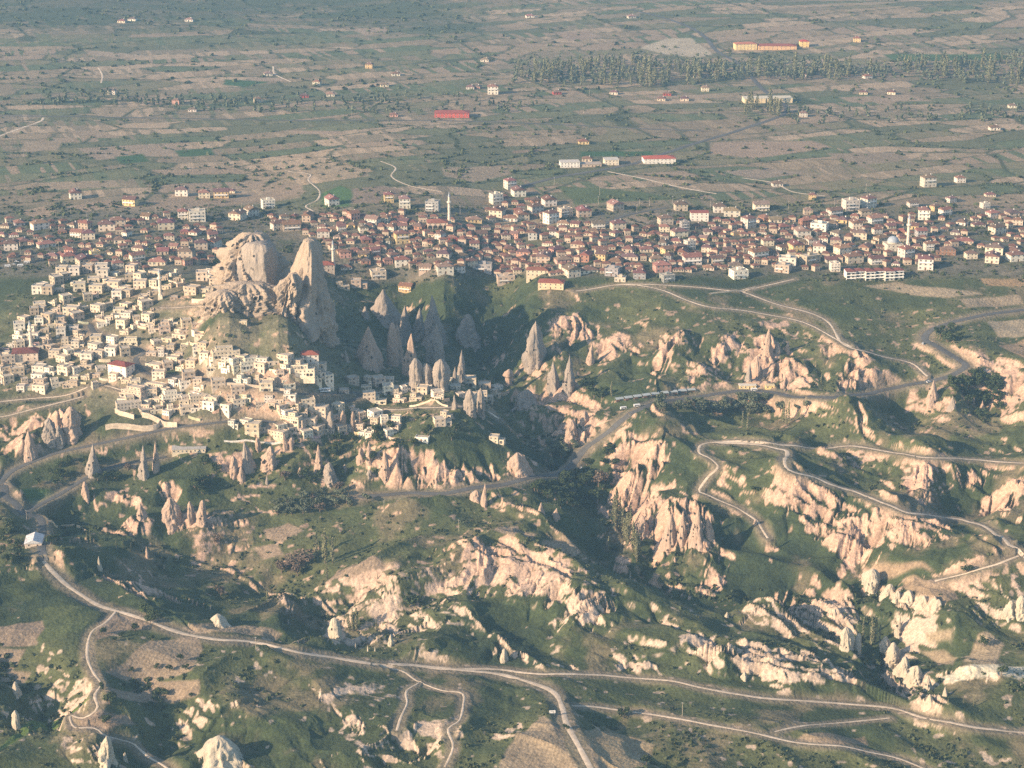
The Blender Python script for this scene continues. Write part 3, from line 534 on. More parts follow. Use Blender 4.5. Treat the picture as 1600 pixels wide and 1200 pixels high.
M_rock = rockmat('pink_tuff', (.30, .23, .175), (.47, .345, .26)); M_rockg = rockmat('grey_tuff', (.20, .18, .155), (.38, .32, .26)); M_rockb = rockmat('brown_tuff', (.25, .205, .155), (.43, .345, .26)); M_rockw = rockmat('white_tuff', (.34, .30, .23), (.52, .46, .35))

class MB:
    def __init__(s): s.v = []; s.f = []; s.m = []; s.mats = []
    def mi(s, mat):
        if mat not in s.mats: s.mats.append(mat)
        return s.mats.index(mat)
    def poly(s, pts, mat):
        n = len(s.v); s.v += [tuple(p) for p in pts]; s.f.append(tuple(range(n, n + len(pts)))); s.m.append(s.mi(mat))
    def box(s, x0, x1, y0, y1, z0, z1, mat, bottom=False):
        n = len(s.v); s.v += [(x0,y0,z0),(x1,y0,z0),(x1,y1,z0),(x0,y1,z0),(x0,y0,z1),(x1,y0,z1),(x1,y1,z1),(x0,y1,z1)]
        for f in ((0,1,5,4),(1,2,6,5),(2,3,7,6),(3,0,4,7),(4,5,6,7)) + (((3,2,1,0),) if bottom else ()):
            s.f.append(tuple(n + i for i in f)); s.m.append(s.mi(mat))
    def facade(s, o, u, W, Hh, holes, mat, z0=0., dep=.22, inner=None):
        """wall panel from o along unit vector u, outward normal (u.y,-u.x); holes (x0,x1,z0,z1) are recessed"""
        ox, oy = o; ux, uy = u; nx, ny = -uy, ux      # inward
        P = lambda a, z, d=0: (ox + ux * a + nx * d, oy + uy * a + ny * d, z)
        xs = sorted({0., W} | {h[0] for h in holes} | {h[1] for h in holes}); zs = sorted({z0, Hh} | {h[2] for h in holes} | {h[3] for h in holes})
        for i in range(len(xs) - 1):
            for j in range(len(zs) - 1):
                cx = (xs[i] + xs[i+1]) / 2; cz = (zs[j] + zs[j+1]) / 2
                if any(h[0] < cx < h[1] and h[2] < cz < h[3] for h in holes): continue
                s.poly([P(xs[i], zs[j]), P(xs[i+1], zs[j]), P(xs[i+1], zs[j+1]), P(xs[i], zs[j+1])], mat)
        for a, b, c, d in holes:
            s.poly([P(a, c), P(a, c, dep), P(a, d, dep), P(a, d)], mat); s.poly([P(b, c), P(b, d), P(b, d, dep), P(b, c, dep)], mat)
            s.poly([P(a, d), P(a, d, dep), P(b, d, dep), P(b, d)], mat); s.poly([P(a, c), P(b, c), P(b, c, dep), P(a, c, dep)], mat)
            if inner is not None: s.poly([P(a, c, dep), P(b, c, dep), P(b, d, dep), P(a, d, dep)], inner)
    def lathe(s, prof, mat, seg=14, c=(0, 0)):
        n = len(s.v)
        for r, z in prof:
            for k in range(seg): a = 2 * math.pi * k / seg; s.v.append((c[0] + r * math.cos(a), c[1] + r * math.sin(a), z))
        for i in range(len(prof) - 1):
            for k in range(seg): s.f.append((n + i*seg + k, n + i*seg + (k+1) % seg, n + (i+1)*seg + (k+1) % seg, n + (i+1)*seg + k)); s.m.append(s.mi(mat))
    def build(s, name, parent=None, smooth=False):
        me = bpy.data.meshes.new(name); me.from_pydata(s.v, [], s.f)
        for m in s.mats: me.materials.append(m)
        me.polygons.foreach_set('material_index', np.array(s.m, np.int32))
        if smooth: me.polygons.foreach_set('use_smooth', np.ones(len(s.f), bool))
        me.update(); o = bpy.data.objects.new(name, me); col_.objects.link(o); o.parent = parent; return o
def empty(name, loc=(0, 0, 0), rz=0.):
    o = bpy.data.objects.new(name, None); o.empty_display_size = .5; col_.objects.link(o); o.location = loc; o.rotation_euler = (0, 0, rz); return o
def kids(o): return CH.get(o.name, [])
CH = {}
def copy_tree(o, parent=None, colors=None):
    c = o.copy(); col_.objects.link(c); c.parent = parent
    if colors:
        for k, v in colors.items():
            if c.name.split('.')[0] == k: c.color = v
    for ch in CHN[o.name]: copy_tree(ch, c, colors)
    return c
CHN = {}
def index_tree(o):
    CHN[o.name] = [c for c in bpy.data.objects if c.parent == o]
    for c in CHN[o.name]: index_tree(c)
THINGS = []                                       # (object, description, noun, photo place) -> labels at the end
def note(o, desc, cat, px, py, group=None):
    o['category'] = cat
    if group: o['group'] = group
    THINGS.append((o, desc, px, py))

# ------------------------------------------------------------------ houses
def window_obj(parent, o, u, h, dep=.2, mat=None, name='window'):
    ox, oy = o; ux, uy = u; nx, ny = -uy, ux; a, b, c, d = h
    P = lambda q, z, e: (ox + ux * q + nx * e, oy + uy * q + ny * e, z)
    m = MB(); m.poly([P(a, c, dep), P(b, c, dep), P(b, d, dep), P(a, d, dep)], mat or M_glass)
    if name == 'window' and d - c < 2.2:
        k = (a + b) / 2; m.poly([P(k - .06, c, dep - .05), P(k + .06, c, dep - .05), P(k + .06, d, dep - .05), P(k - .06, d, dep - .05)], M_white)
        m.poly([P(a - .12, c - .16, -.09), P(b + .12, c - .16, -.09), P(b + .12, c - .02, -.09), P(a - .12, c - .02, -.09)], M_white)
        m.poly([P(a - .12, c - .02, -.09), P(b + .12, c - .02, -.09), P(b + .12, c - .02, .05), P(a - .12, c - .02, .05)], M_white)
    return m.build(name, parent)
def holes_for(W, floors, fh, n, ww=1.2, wh=1.4, sill=.95, door=False, z0=0.):
    hs = []
    for f in range(floors):
        for i in range(n):
            c = W * (i + .5) / n
            if door and f == 0 and i == n // 2: hs.append((c - .6, c + .6, z0 + .02, z0 + 2.2)); continue
            hs.append((c - ww / 2, c + ww / 2, z0 + f * fh + sill, z0 + f * fh + sill + wh))
    return hs
def walls(mb, root, x0, x1, y0, y1, floors, fh, nf, ns, mat, door=True, top=None, detail=True, z0=0., base=-7.):
    W, D = x1 - x0, y1 - y0; Ht = z0 + floors * fh if top is None else top
    for (o, u, L, n, dr) in (((x0, y0), (1, 0), W, nf, door), ((x1, y0), (0, 1), D, ns, False), ((x1, y1), (-1, 0), W, nf, False), ((x0, y1), (0, -1), D, ns, False)):
        hs = holes_for(L, floors, fh, n, door=dr, z0=z0)
        mb.facade(o, u, L, Ht, hs, mat, z0=base if z0 == 0 else z0, inner=None if detail and not (u == (-1, 0)) else M_glass)
        if detail and u != (-1, 0):
            for h in hs:
                if h[3] - h[2] > 2: window_obj(root, o, u, h, mat=M_wood, name='door')
                else: window_obj(root, o, u, h)
def hip_roof(mb, x0, x1, y0, y1, z, rise, mat, gable=False, ov=.5):
    a, b, c, d = x0 - ov, x1 + ov, y0 - ov, y1 + ov; t = .18
    mb.box(a, b, c, d, z, z + t, mat, True); z += t + .003
    if b - a >= d - c:
        m = (c + d) / 2; i = 0 if gable else min((d - c) / 2, (b - a) / 2 - .3); p, q = (a + i, m, z + rise), (b - i, m, z + rise)
        mb.poly([(a, c, z), (b, c, z), q, p], mat); mb.poly([(b, d, z), (a, d, z), p, q], mat)
        mb.poly([(a, d, z), (a, c, z), p], M_wall if gable else mat); mb.poly([(b, c, z), (b, d, z), q], M_wall if gable else mat)
    else:
        m = (a + b) / 2; i = 0 if gable else min((b - a) / 2, (d - c) / 2 - .3); p, q = (m, c + i, z + rise), (m, d - i, z + rise)
        mb.poly([(a, d, z), (a, c, z), p, q], mat); mb.poly([(b, c, z), (b, d, z), q, p], mat)
        mb.poly([(a, c, z), (b, c, z), p], M_wall if gable else mat); mb.poly([(b, d, z), (a, d, z), q], M_wall if gable else mat)
def chimney(parent, x, y, z, h=1.3):
    m = MB(); m.box(x - .35, x + .35, y - .35, y + .35, z - 1, z + h, M_white); m.box(x - .45, x + .45, y - .45, y + .45, z + h + .003, z + h + .2, M_conc); m.build('chimney', parent)
def make_tiled(W, D, fl, gable, rise, detail, wing=None, balcony=False):
    r = empty('tiled_house'); mb = MB(); fh = 2.9; walls(mb, r, -W/2, W/2, -D/2, D/2, fl, fh, max(2, round(W / 3.4)), max(2, round(D / 4)), M_wall, detail=detail)
    if wing: walls(mb, r, -W/2 - wing, -W/2 - .003, -D/2 + 1, D/2 - 2, 1, fh, 1, 1, M_wall, door=False, detail=False)
    mb.build('wall', r); rf = MB(); hip_roof(rf, -W/2, W/2, -D/2, D/2, fl * fh + .003, rise, M_tile, gable)
    if wing: hip_roof(rf, -W/2 - wing, -W/2 - .45, -D/2 + 1, D/2 - 2, fh + .003, .9, M_tile, False, .4)
    ro = rf.build('roof', r); chimney(ro, W * .2, .6, fl * fh + rise * .6)
    if detail: chimney(ro, -W * .25, -D * .1, fl * fh + rise * .5, 1.0)
    if balcony and fl > 1:
        b = MB(); b.box(-W/2 + 1, W/2 - 1, -D/2 - 1.3, -D/2 - .003, fh * (fl - 1) - .1, fh * (fl - 1) + .1, M_white, True); b.box(-W/2 + 1, W/2 - 1, -D/2 - 1.35, -D/2 - 1.25, fh * (fl - 1) + .103, fh * (fl - 1) + .95, M_white, True); b.build('balcony', r)
    return r
def make_block(W, D, fl, balc=True):
    r = empty('apartment_house'); mb = MB(); fh = 3.0; walls(mb, r, -W/2, W/2, -D/2, D/2, fl, fh, max(2, round(W / 3.2)), max(2, round(D / 4)), M_wall)
    t = fl * fh
    for a, b, c, d in ((-W/2, W/2, -D/2, -D/2 + .25), (-W/2, W/2, D/2 - .25, D/2), (-W/2, -W/2 + .25, -D/2 + .253, D/2 - .253), (W/2 - .25, W/2, -D/2 + .253, D/2 - .253)): mb.box(a, b, c, d, t + .003, t + .7, M_wall)
    mb.box(-W * .1, W * .15, -1, 1.6, t + .15, t + 2.3, M_wall); mb.build('wall', r); q = MB(); q.box(-W/2 + .253, W/2 - .253, -D/2 + .253, D/2 - .253, t - .1, t + .12, M_conc, True); q.build('roof', r)
    if balc:
        for f in range(1, fl): b = MB(); b.box(-W * .4, W * .1, -D/2 - 1.2, -D/2 - .003, f * fh - .1, f * fh + .08, M_conc, True); b.box(-W * .4, W * .1, -D/2 - 1.25, -D/2 - 1.15, f * fh + .083, f * fh + .9, M_white, True); b.build('balcony', r)
    return r
def arch_part(root, xc, y, w, h, z0=0., name='arch'):        # flat near-black panel painting the shade inside a vaulted opening, with stone surround
    m = MB(); r = w / 2; n = 8; pts = [(xc - r, z0), (xc + r, z0)] + [(xc + r * math.cos(math.pi * k / n), z0 + h - r + r * math.sin(math.pi * k / n)) for k in range(n + 1)]
    m.poly([(a, y - .06, b) for a, b in pts], M_dark)
    for k in range(n):
        a0, a1 = math.pi * k / n, math.pi * (k + 1) / n; R2 = r + .3
        p = [(xc + r * math.cos(a0), z0 + h - r + r * math.sin(a0)), (xc + R2 * math.cos(a0), z0 + h - r + R2 * math.sin(a0)), (xc + R2 * math.cos(a1), z0 + h - r + R2 * math.sin(a1)), (xc + r * math.cos(a1), z0 + h - r + r * math.sin(a1))]
        m.poly([(a, y - .13, b) for a, b in p], M_conc)
    return m.build(name, root)
def make_stone(blocks, arches, detail=True):
    """blocks: x0,x1,y0,y1,z0,floors ; each flat-roofed with a parapet"""
    r = empty('stone_house'); mb = MB(); rf = MB(); fh = 3.0
    for i, (x0, x1, y0, y1, z0, fl) in enumerate(blocks):
        W, D = x1 - x0, y1 - y0; t = z0 + fl * fh
        walls(mb, r, x0, x1, y0, y1, fl, fh, max(1, round(W / 3.6)), max(1, round(D / 5)), M_stone, door=(i == 0 and not arches), detail=detail, z0=z0)
        for a, b, c, d in ((x0, x1, y0, y0 + .3), (x0, x1, y1 - .3, y1), (x0, x0 + .3, y0 + .303, y1 - .303), (x1 - .3, x1, y0 + .303, y1 - .303)): mb.box(a, b, c, d, t + .003, t + .55, M_stone)
        mb.box(x0 - .12, x1 + .12, y0 - .12, y0 - .003, t - .35, t - .1, M_stone, True)
        rf.box(x0 + .303, x1 - .303, y0 + .303, y1 - .303, t - .1, t + .08, M_conc, True)
    mb.build('wall', r); rf.build('roof', r)
    for xc, y, w, h, z0 in arches: arch_part(r, xc, y, w, h, z0)
    return r
TP = [make_tiled(11, 9, 2, False, 2.4, True), make_tiled(13, 9.5, 2, True, 2.6, True, balcony=True), make_tiled(10, 10, 3, False, 2.4, True, balcony=True), make_tiled(12, 8, 1, False, 2.2, True), make_tiled(9, 12, 2, True, 2.4, True), make_tiled(15, 10, 2, False, 2.6, True, wing=4)]
TS = [make_tiled(10, 8.5, 1, False, 2.1, False), make_tiled(9, 9, 1, True, 2.2, False), make_tiled(11, 8, 2, False, 2.2, False), make_tiled(8, 11, 1, False, 2.1, False), make_tiled(9, 8, 2, True, 2.2, False), make_tiled(13, 8, 1, False, 2.2, False, wing=3)]
TF = [make_block(11, 10, 2), make_block(10, 9, 3), make_block(13, 10, 3), make_block(9, 8, 1, False)]
SP_ = [make_stone([(-5,5,-4,4,0,2)], []), make_stone([(-6,2,-4,4,0,2),(2.003,7,-3,4,0,1)], [(4.5,-3,2.2,2.5,0)]), make_stone([(-7,7,-5,3,0,1),(-7,0,-1,5,3.1,1)], [(3,-5,2.6,2.6,0)]),
   make_stone([(-4,4,-4,4,0,3)], []), make_stone([(-9,9,-4,4,0,1),(-4,8,-2,4,3.1,1)], [(-6,-4,2.4,2.5,0),(-2.8,-4,2.4,2.5,0),(5,-4,2.4,2.5,0)]), make_stone([(-5,5,-4,4,0,1)], []), make_stone([(-7,1,-5,4,0,2),(1.003,7,-3,4,0,2),(-5,0,-2,4,6.1,1)], [(4,-3,2.4,2.6,0)]),
   make_stone([(-3.5,3.5,-4,4,0,2)], [(0,-4,2.6,2.6,0)])]
SL = [make_stone([(-12,12,-5,4,0,2),(-9,6,-2,4,6.1,1)], [(x,-5,2.3,2.6,0) for x in (-9,-6,6,9)]), make_stone([(-13,13,-5,5,0,2)], []), make_stone([(-12,12,-6,5,0,1),(-11,11,-4,5,3.1,1),(-6,9,-2,5,6.2,1)], [(x,-6,2.4,2.5,0) for x in (-8,-4,0,4,8)])]
SF = [make_stone([(-4.5,4.5,-4,4,0,1)], [], False), make_stone([(-4,4,-4,4,0,2)], [], False), make_stone([(-6,3,-4,3,0,1),(3.003,6,-3,3,0,2)], [], False)]
for p in TP + TS + TF + SP_ + SL + SF: index_tree(p)
PW = {id(p): w for p, w in zip(TP + TS + TF + SP_ + SL + SF, [11,13,10,12,9,19, 10,9,11,8,9,16, 11,10,13,9, 10,13,14,8,18,10,14,7, 24,26,24, 9,8,12])}
PFL = {id(p): w for p, w in zip(TP + TS + TF + SP_ + SL + SF, [2,2,3,1,2,2, 1,1,2,1,2,1, 2,3,3,1, 2,2,2,3,2,1,3,2, 3,2,3, 1,2,2])}
PGB = {id(p): w for p, w in zip(TP + TS, [0,1,0,0,1,0, 0,1,0,0,1,0])}
WALLC = {'w': ('white', (.72,.66,.55)), 'c': ('cream', (.70,.60,.45)), 'y': ('yellow', (.70,.52,.26)), 't': ('tan', (.50,.41,.31)), 'g': ('grey', (.38,.37,.35)), 'p': ('pink', (.62,.36,.28)), 'r': ('red', (.45,.10,.08)), 's': ('stone', (.56,.46,.34)), 'b': ('bare brick', (.40,.22,.15))}
ROOFC = [('red-tiled', (.20,.105,.08)), ('brown-tiled', (.165,.11,.085)), ('orange-tiled', (.25,.155,.115)), ('maroon-tiled', (.14,.08,.07))]
FW = {1: 'one-storey', 2: 'two-storey', 3: 'three-storey'}
rnd = random.Random(11)
occupied = []
def ok_spot(px, py, sx, sy):
    for a, b, c, d in occupied:
        if abs(px - a) < (sx + c) / 2 and abs(py - b) < (sy + d) / 2: return False
    return True
used_proto = set()
def put_house(proto, px, py, wpx, wall, rot, kind, roofi=None):
    x, y = gp(px, py); m = mpp(px, py); W = wpx * m * (.97 if kind == 'stone' else .97); sc = max(.62, min(1.6, W / PW[id(proto)]))
    v = rnd.uniform(.68, 1.02) * (1.12 if kind == 'stone' and py > 555 and px > 170 else 1); wn_, wc = WALLC[wall]; wc = [min(.8, c * v * rnd.uniform(.97, 1.03)) for c in wc] + [1]
    ri = rnd.choices(range(4), (5, 3, 2, 3))[0] if roofi is None else roofi
    rc_ = [c * rnd.uniform(.85, 1.15) for c in ROOFC[ri][1]] + [1]
    cl = {'wall': wc, 'roof': rc_}
    if id(proto) in used_proto: o = copy_tree(proto, None, cl)
    else:
        o = proto; used_proto.add(id(proto))
        for ch in CHN[o.name]:
            k = ch.name.split('.')[0]
            if k in cl: ch.color = cl[k]
    s = 5 * sc; zc = float(gz(x, y + s * .2)); o.location = (x, y + s, zc); o.rotation_euler = (0, 0, rot); o.scale = (sc, min(1.2, sc), max(.9, min(1.25, sc)) * rnd.uniform(.95, 1.05))
    fl = FW[PFL[id(proto)]]
    if kind == 'tiled': note(o, f"{wn_} {fl} house with {'gabled' if PGB[id(proto)] else 'hip'} {ROOFC[ri][0]} roof", 'house', px, py, 'tile-roofed houses of the town')
    elif kind == 'flat': note(o, f"{wn_} {fl} flat-roofed block", 'apartment house', px, py, 'flat-roofed blocks in the town')
    else: note(o, f"{ {'s': 'tan', 'c': 'cream', 'w': 'whitish', 't': 'dull brown'}[wall]} {fl} flat-roofed stone house" if W / PW[id(proto)] > .9 or True else '', 'stone house', px, py, 'stone houses stacked on the village hill')
    occupied.append((px, py - 3, wpx, 9)); return o

# ---- special buildings
def special(name, desc, cat, px, py, rz, dy=0.):
    x, y = gp(px, py); z = float(gz(x, y)); o = empty(name, (x, y + dy, min(z, float(gz(x, y + dy)))), rz); o['category'] = cat; o['label'] = desc; return o, mpp(px, py)
def setcol(o, c): o.color = (*c, 1); return o
def minaret(px, py, hpx, desc):
    r, m = special('minaret', desc, 'minaret', px, py, 0); h = hpx * m * 1.04; w = 1.55
    a = MB(); a.box(-w * 1.25, w * 1.25, -w * 1.25, w * 1.25, -3, h * .14, M_stone); a.lathe([(w * 1.2, h * .14), (w, h * .2), (w * .86, h * .62)], M_stone, 12); setcol(a.build('shaft', r), (.66, .58, .46))
    b = MB(); b.lathe([(w * .86, h * .62), (w * 1.5, h * .66), (w * 1.5, h * .70), (w * .8, h * .70)], M_stone, 12); setcol(b.build('balcony', r), (.68, .62, .52))
    c = MB(); c.lathe([(w * .72, h * .70), (w * .68, h * .84)], M_stone, 12); setcol(c.build('turret', r), (.66, .58, .46))
    d = MB(); d.lathe([(w * .85, h * .84), (w * .4, h * .92), (.04, h)], M_lead, 12); d.build('spire', r); occupied.append((px, py, 6, 6)); return r
minaret(702, 350, 50, 'slim pinkish minaret rising beside the arcaded mosque behind the town centre')
minaret(521, 419, 44, 'pale minaret standing just right of the leaning rock fin')
minaret(251, 467, 48, 'thin pale minaret left of the citadel above the stone village')
minaret(49, 546, 46, 'pink stone minaret beside the dark-roofed mosque at the left edge')
minaret(1418, 388, 54, 'tall white minaret beside the grey-domed mosque on the right')
def mosque_tiled(px, py, wpx, rz, roof, wallc, desc, arcade=False):
    r, m = special('mosque', desc, 'mosque', px, py, rz, 6); W = wpx * m; D = W * .8; mb = MB()
    walls(mb, r, -W/2, W/2, -D/2, D/2, 2, 3.2, 4, 3, M_stone); setcol(mb.build('wall', r), wallc); rf = MB(); hip_roof(rf, -W/2, W/2, -D/2, D/2, 6.403, 2.6, M_tile); setcol(rf.build('roof', r), roof)
    if arcade:
        for k in range(4): arch_part(r, -W/2 + W * (k + .5) / 4, -D/2, W / 4.8, 4.2)
    occupied.append((px, py - 4, wpx, 14))
mosque_tiled(683, 357, 32, .1, (.25, .10, .07), (.60, .46, .34), 'tan arcaded mosque with a low brown roof beside the northern minaret', True)
mosque_tiled(38, 562, 40, .15, (.16, .06, .05), (.58, .47, .36), 'square mosque with dark maroon hipped roof at the left edge')
mosque_tiled(508, 424, 26, .2, (.28, .09, .06), (.5, .4, .3), 'small red-roofed mosque at the foot of the pale minaret')
r, m = special('mosque', 'cream mosque with a grey-blue lead dome below the white minaret', 'mosque', 1397, 393, .15, 8); W = 26 * m; mb = MB(); walls(mb, r, -W/2, W/2, -W/2.2, W/2.2, 2, 3.4, 4, 3, M_stone); setcol(mb.build('wall', r), (.62, .55, .44))
a = MB(); a.box(-W/2 - .2, W/2 + .2, -W/2.2 - .2, W/2.2 + .2, 6.803, 7.2, M_conc, True); a.lathe([(W * .36, 7.2), (W * .36, 8.6)], M_conc, 20); a.build('cornice', r); d = MB(); d.lathe([(W * .36 * math.cos(t), 8.6 + W * .33 * math.sin(t)) for t in np.linspace(0, 1.55, 9)], M_lead, 20); d.build('dome', r, True); occupied.append((1397, 388, 34, 16))
# the long hotel with balconies
r, m = special('hotel', 'long three-storey white hotel with dark balconies below the town on the right', 'hotel', 1368, 440, .05, 8); W = 92 * m; wallm = MB(); bal = []
for i in range(6):
    x0 = -W/2 + W * i / 6; st_ = 2.2 * (i % 2); wallm.facade((x0, -5 + st_), (1, 0), W / 6 - .4, 9.3, holes_for(W / 6 - .4, 3, 3.0, 2, 2.4, 1.9, .5), M_wall, z0=-4, dep=.8, inner=M_glass)
    wallm.box(x0 - .35, x0 - .003, -7 + st_, 6, -4, 9.6, M_wall); wallm.box(x0, x0 + W / 6 - .4, -4 + st_, 6, -4, 9.3, M_wall)
    for f in (1, 2, 3): b = MB(); b.box(x0, x0 + W / 6 - .4, -7 + st_, -5 + st_ - .003, f * 3 - .2, f * 3, M_white, True); (f < 3) and b.box(x0, x0 + W / 6 - .4, -7 + st_, -6.9 + st_, f * 3 + .003, f * 3 + .7, M_white, True); b.build('balcony', r)
    t = MB(); hip_roof(t, x0, x0 + W / 6 - .4, -5.5 + st_, 6, 9.7, 1.6, M_tile); setcol(t.build('roof', r), (.19, .07, .055))
setcol(wallm.build('wall', r), (.70, .66, .58)); occupied.append((1368, 432, 100, 26))
# white hall with a red roof in the village
def hall(name, desc, cat, px, py, wpx, dpx, fl, rz, wallc, roofc, gable=False, rise=2.4, nf=4, ns=3, flat=False):
    r, m = special(name, desc, cat, px, py, rz, dpx * m_(px, py) * .5); W = wpx * m; D = dpx * m; mb = MB(); walls(mb, r, -W/2, W/2, -D/2, D/2, fl, 3.1, nf, ns, M_wall); setcol(mb.build('wall', r), wallc)
    t = MB(); (t.box(-W/2 - .4, W/2 + .4, -D/2 - .4, D/2 + .4, fl * 3.1 + .003, fl * 3.1 + .45, M_tile, True) if flat else hip_roof(t, -W/2, W/2, -D/2, D/2, fl * 3.1 + .003, rise, M_tile, gable)); setcol(t.build('roof', r), roofc); occupied.append((px, py - 4, wpx, 14)); return r, W, D
def m_(px, py): return mpp(px, py)
hall('village_hall', 'large plain white hall with dark red roof in the stone village', 'hall', 188, 588, 36, 22, 3, -.5, (.70, .62, .54), (.20, .06, .05), nf=2, ns=2)
hall('hotel', 'white hotel with red hipped roof above the long arcaded terrace', 'hotel', 480, 566, 34, 20, 2, .1, (.68, .60, .50), (.28, .09, .06))
hall('large_building', 'big yellow two-storey building with red roof on the cliff edge', 'building', 862, 452, 40, 22, 2, -.15, (.66, .52, .33), (.27, .09, .06), nf=5)
hall('long_building', 'long yellowish building with brown roof behind the cliff edge', 'building', 840, 432, 34, 16, 2, -.1, (.64, .54, .38), (.22, .09, .06), nf=5)
hall('striped_block', 'white three-storey block with red front bay and flat red roof', 'apartment house', 1093, 346, 28, 16, 3, .0, (.70, .64, .56), (.30, .09, .07), flat=True)
hall('restaurant', 'long cream restaurant terrace building with flat grey roof below the village', 'restaurant', 294, 708, 52, 24, 1, .1, (.62, .53, .38), (.40, .38, .34), nf=8, flat=True)
hall('roadside_building', 'pale building with light gabled roof at the left road junction', 'building', 50, 854, 26, 34, 1, .12, (.62, .52, .42), (.50, .50, .50), gable=True, rise=2.6, nf=2)
hall('kiosk', 'small yellow roadside kiosk with flat roof right of the parked coaches', 'kiosk', 1168, 608, 26, 10, 1, .05, (.70, .56, .30), (.6, .55, .45), nf=4, ns=1, flat=True)
hall('kiosk', 'tiny yellow roadside kiosk at the right end of the roadside stands', 'kiosk', 1203, 608, 14, 8, 1, .05, (.72, .56, .25), (.6, .5, .3), nf=2, ns=1, flat=True)
hall('large_building', 'yellow and red factory hotel beside the far highway', 'hotel', 1165, 78, 34, 18, 3, .1, (.66, .52, .26), (.40, .16, .10), nf=6)
hall('large_building', 'long red-roofed wing right of the yellow far hotel', 'hotel', 1215, 78, 60, 20, 2, -.05, (.55, .36, .20), (.26, .085, .065), nf=9)
hall('large_building', 'small yellow tower block with red roof at the end of the far hotel', 'hotel', 1257, 74, 14, 14, 3, .0, (.66, .48, .20), (.42, .07, .06), nf=2)
hall('school', 'bright red-roofed long building in the far fields', 'building', 706, 184, 54, 24, 2, .0, (.45, .10, .08), (.28, .08, .065), nf=9)
hall('warehouse', 'long cream warehouse behind poplars in the far plain', 'warehouse', 1200, 161, 76, 24, 2, .06, (.68, .56, .36), (.55, .50, .38), nf=10, flat=True)
hall('hotel', 'white two-storey block at the left of the far roadside row', 'building', 890, 262, 30, 20, 2, .1, (.72, .69, .62), (.5, .46, .4), nf=6, flat=True)
hall('hotel', 'cream block with flat roof on the right of the far roadside row', 'building', 955, 258, 22, 20, 2, .1, (.66, .58, .44), (.5, .46, .4), nf=4, flat=True)
hall('long_building', 'low tan wall-like building between the two far roadside blocks', 'building', 922, 261, 34, 18, 1, .1, (.48, .38, .28), (.40, .33, .26), nf=6, flat=True)
hall('hotel', 'white low hotel with red hipped roof beside the far highway', 'building', 1030, 256, 50, 24, 2, .1, (.72, .68, .60), (.38, .10, .07), nf=8)
FAR_H = [(174,148,'w',2),(495,134,'c',2),(577,107,'y',2),(770,148,'w',3),(735,140,'w',1),(745,139,'p',1),(960,148,'w',1),(1102,143,'c',2),(402,161,'t',2),(275,163,'p',2),(1070,158,'c',1),(1350,148,'c',1),(1394,148,'c',1),(1340,66,'y',2),(1256,183,'w',2),(1555,204,'w',1),(1583,169,'w',1),(475,153,'r',1),(516,151,'w',1),(600,136,'c',1),(618,119,'w',1),(418,119,'w',1),(870,148,'r',1),(1043,150,'r',1),(1356,123,'w',1),(1255,120,'w',1),(912,226,'y',1),(1215,292,'w',1),(1452,293,'w',3),(1501,286,'w',2),(206,33,'w',1),(190,36,'c',1),(295,34,'w',1),(987,29,'w',1),(1090,122,'w',1),(300,175,'w',1),(1120,118,'w',1),(828,28,'w',1),(758,97,'w',1),(1034,158,'c',1),(615,183,'p',1),(918,253,'t',1)]
for px, py, w, fl in FAR_H:
    put_house({1: TS[0], 2: TP[0], 3: TP[2]}[fl], px, py, {1: 13, 2: 12, 3: 17}[fl] * (1.25 if py > 200 else 1), w, rnd.uniform(-.3, .3), 'tiled')
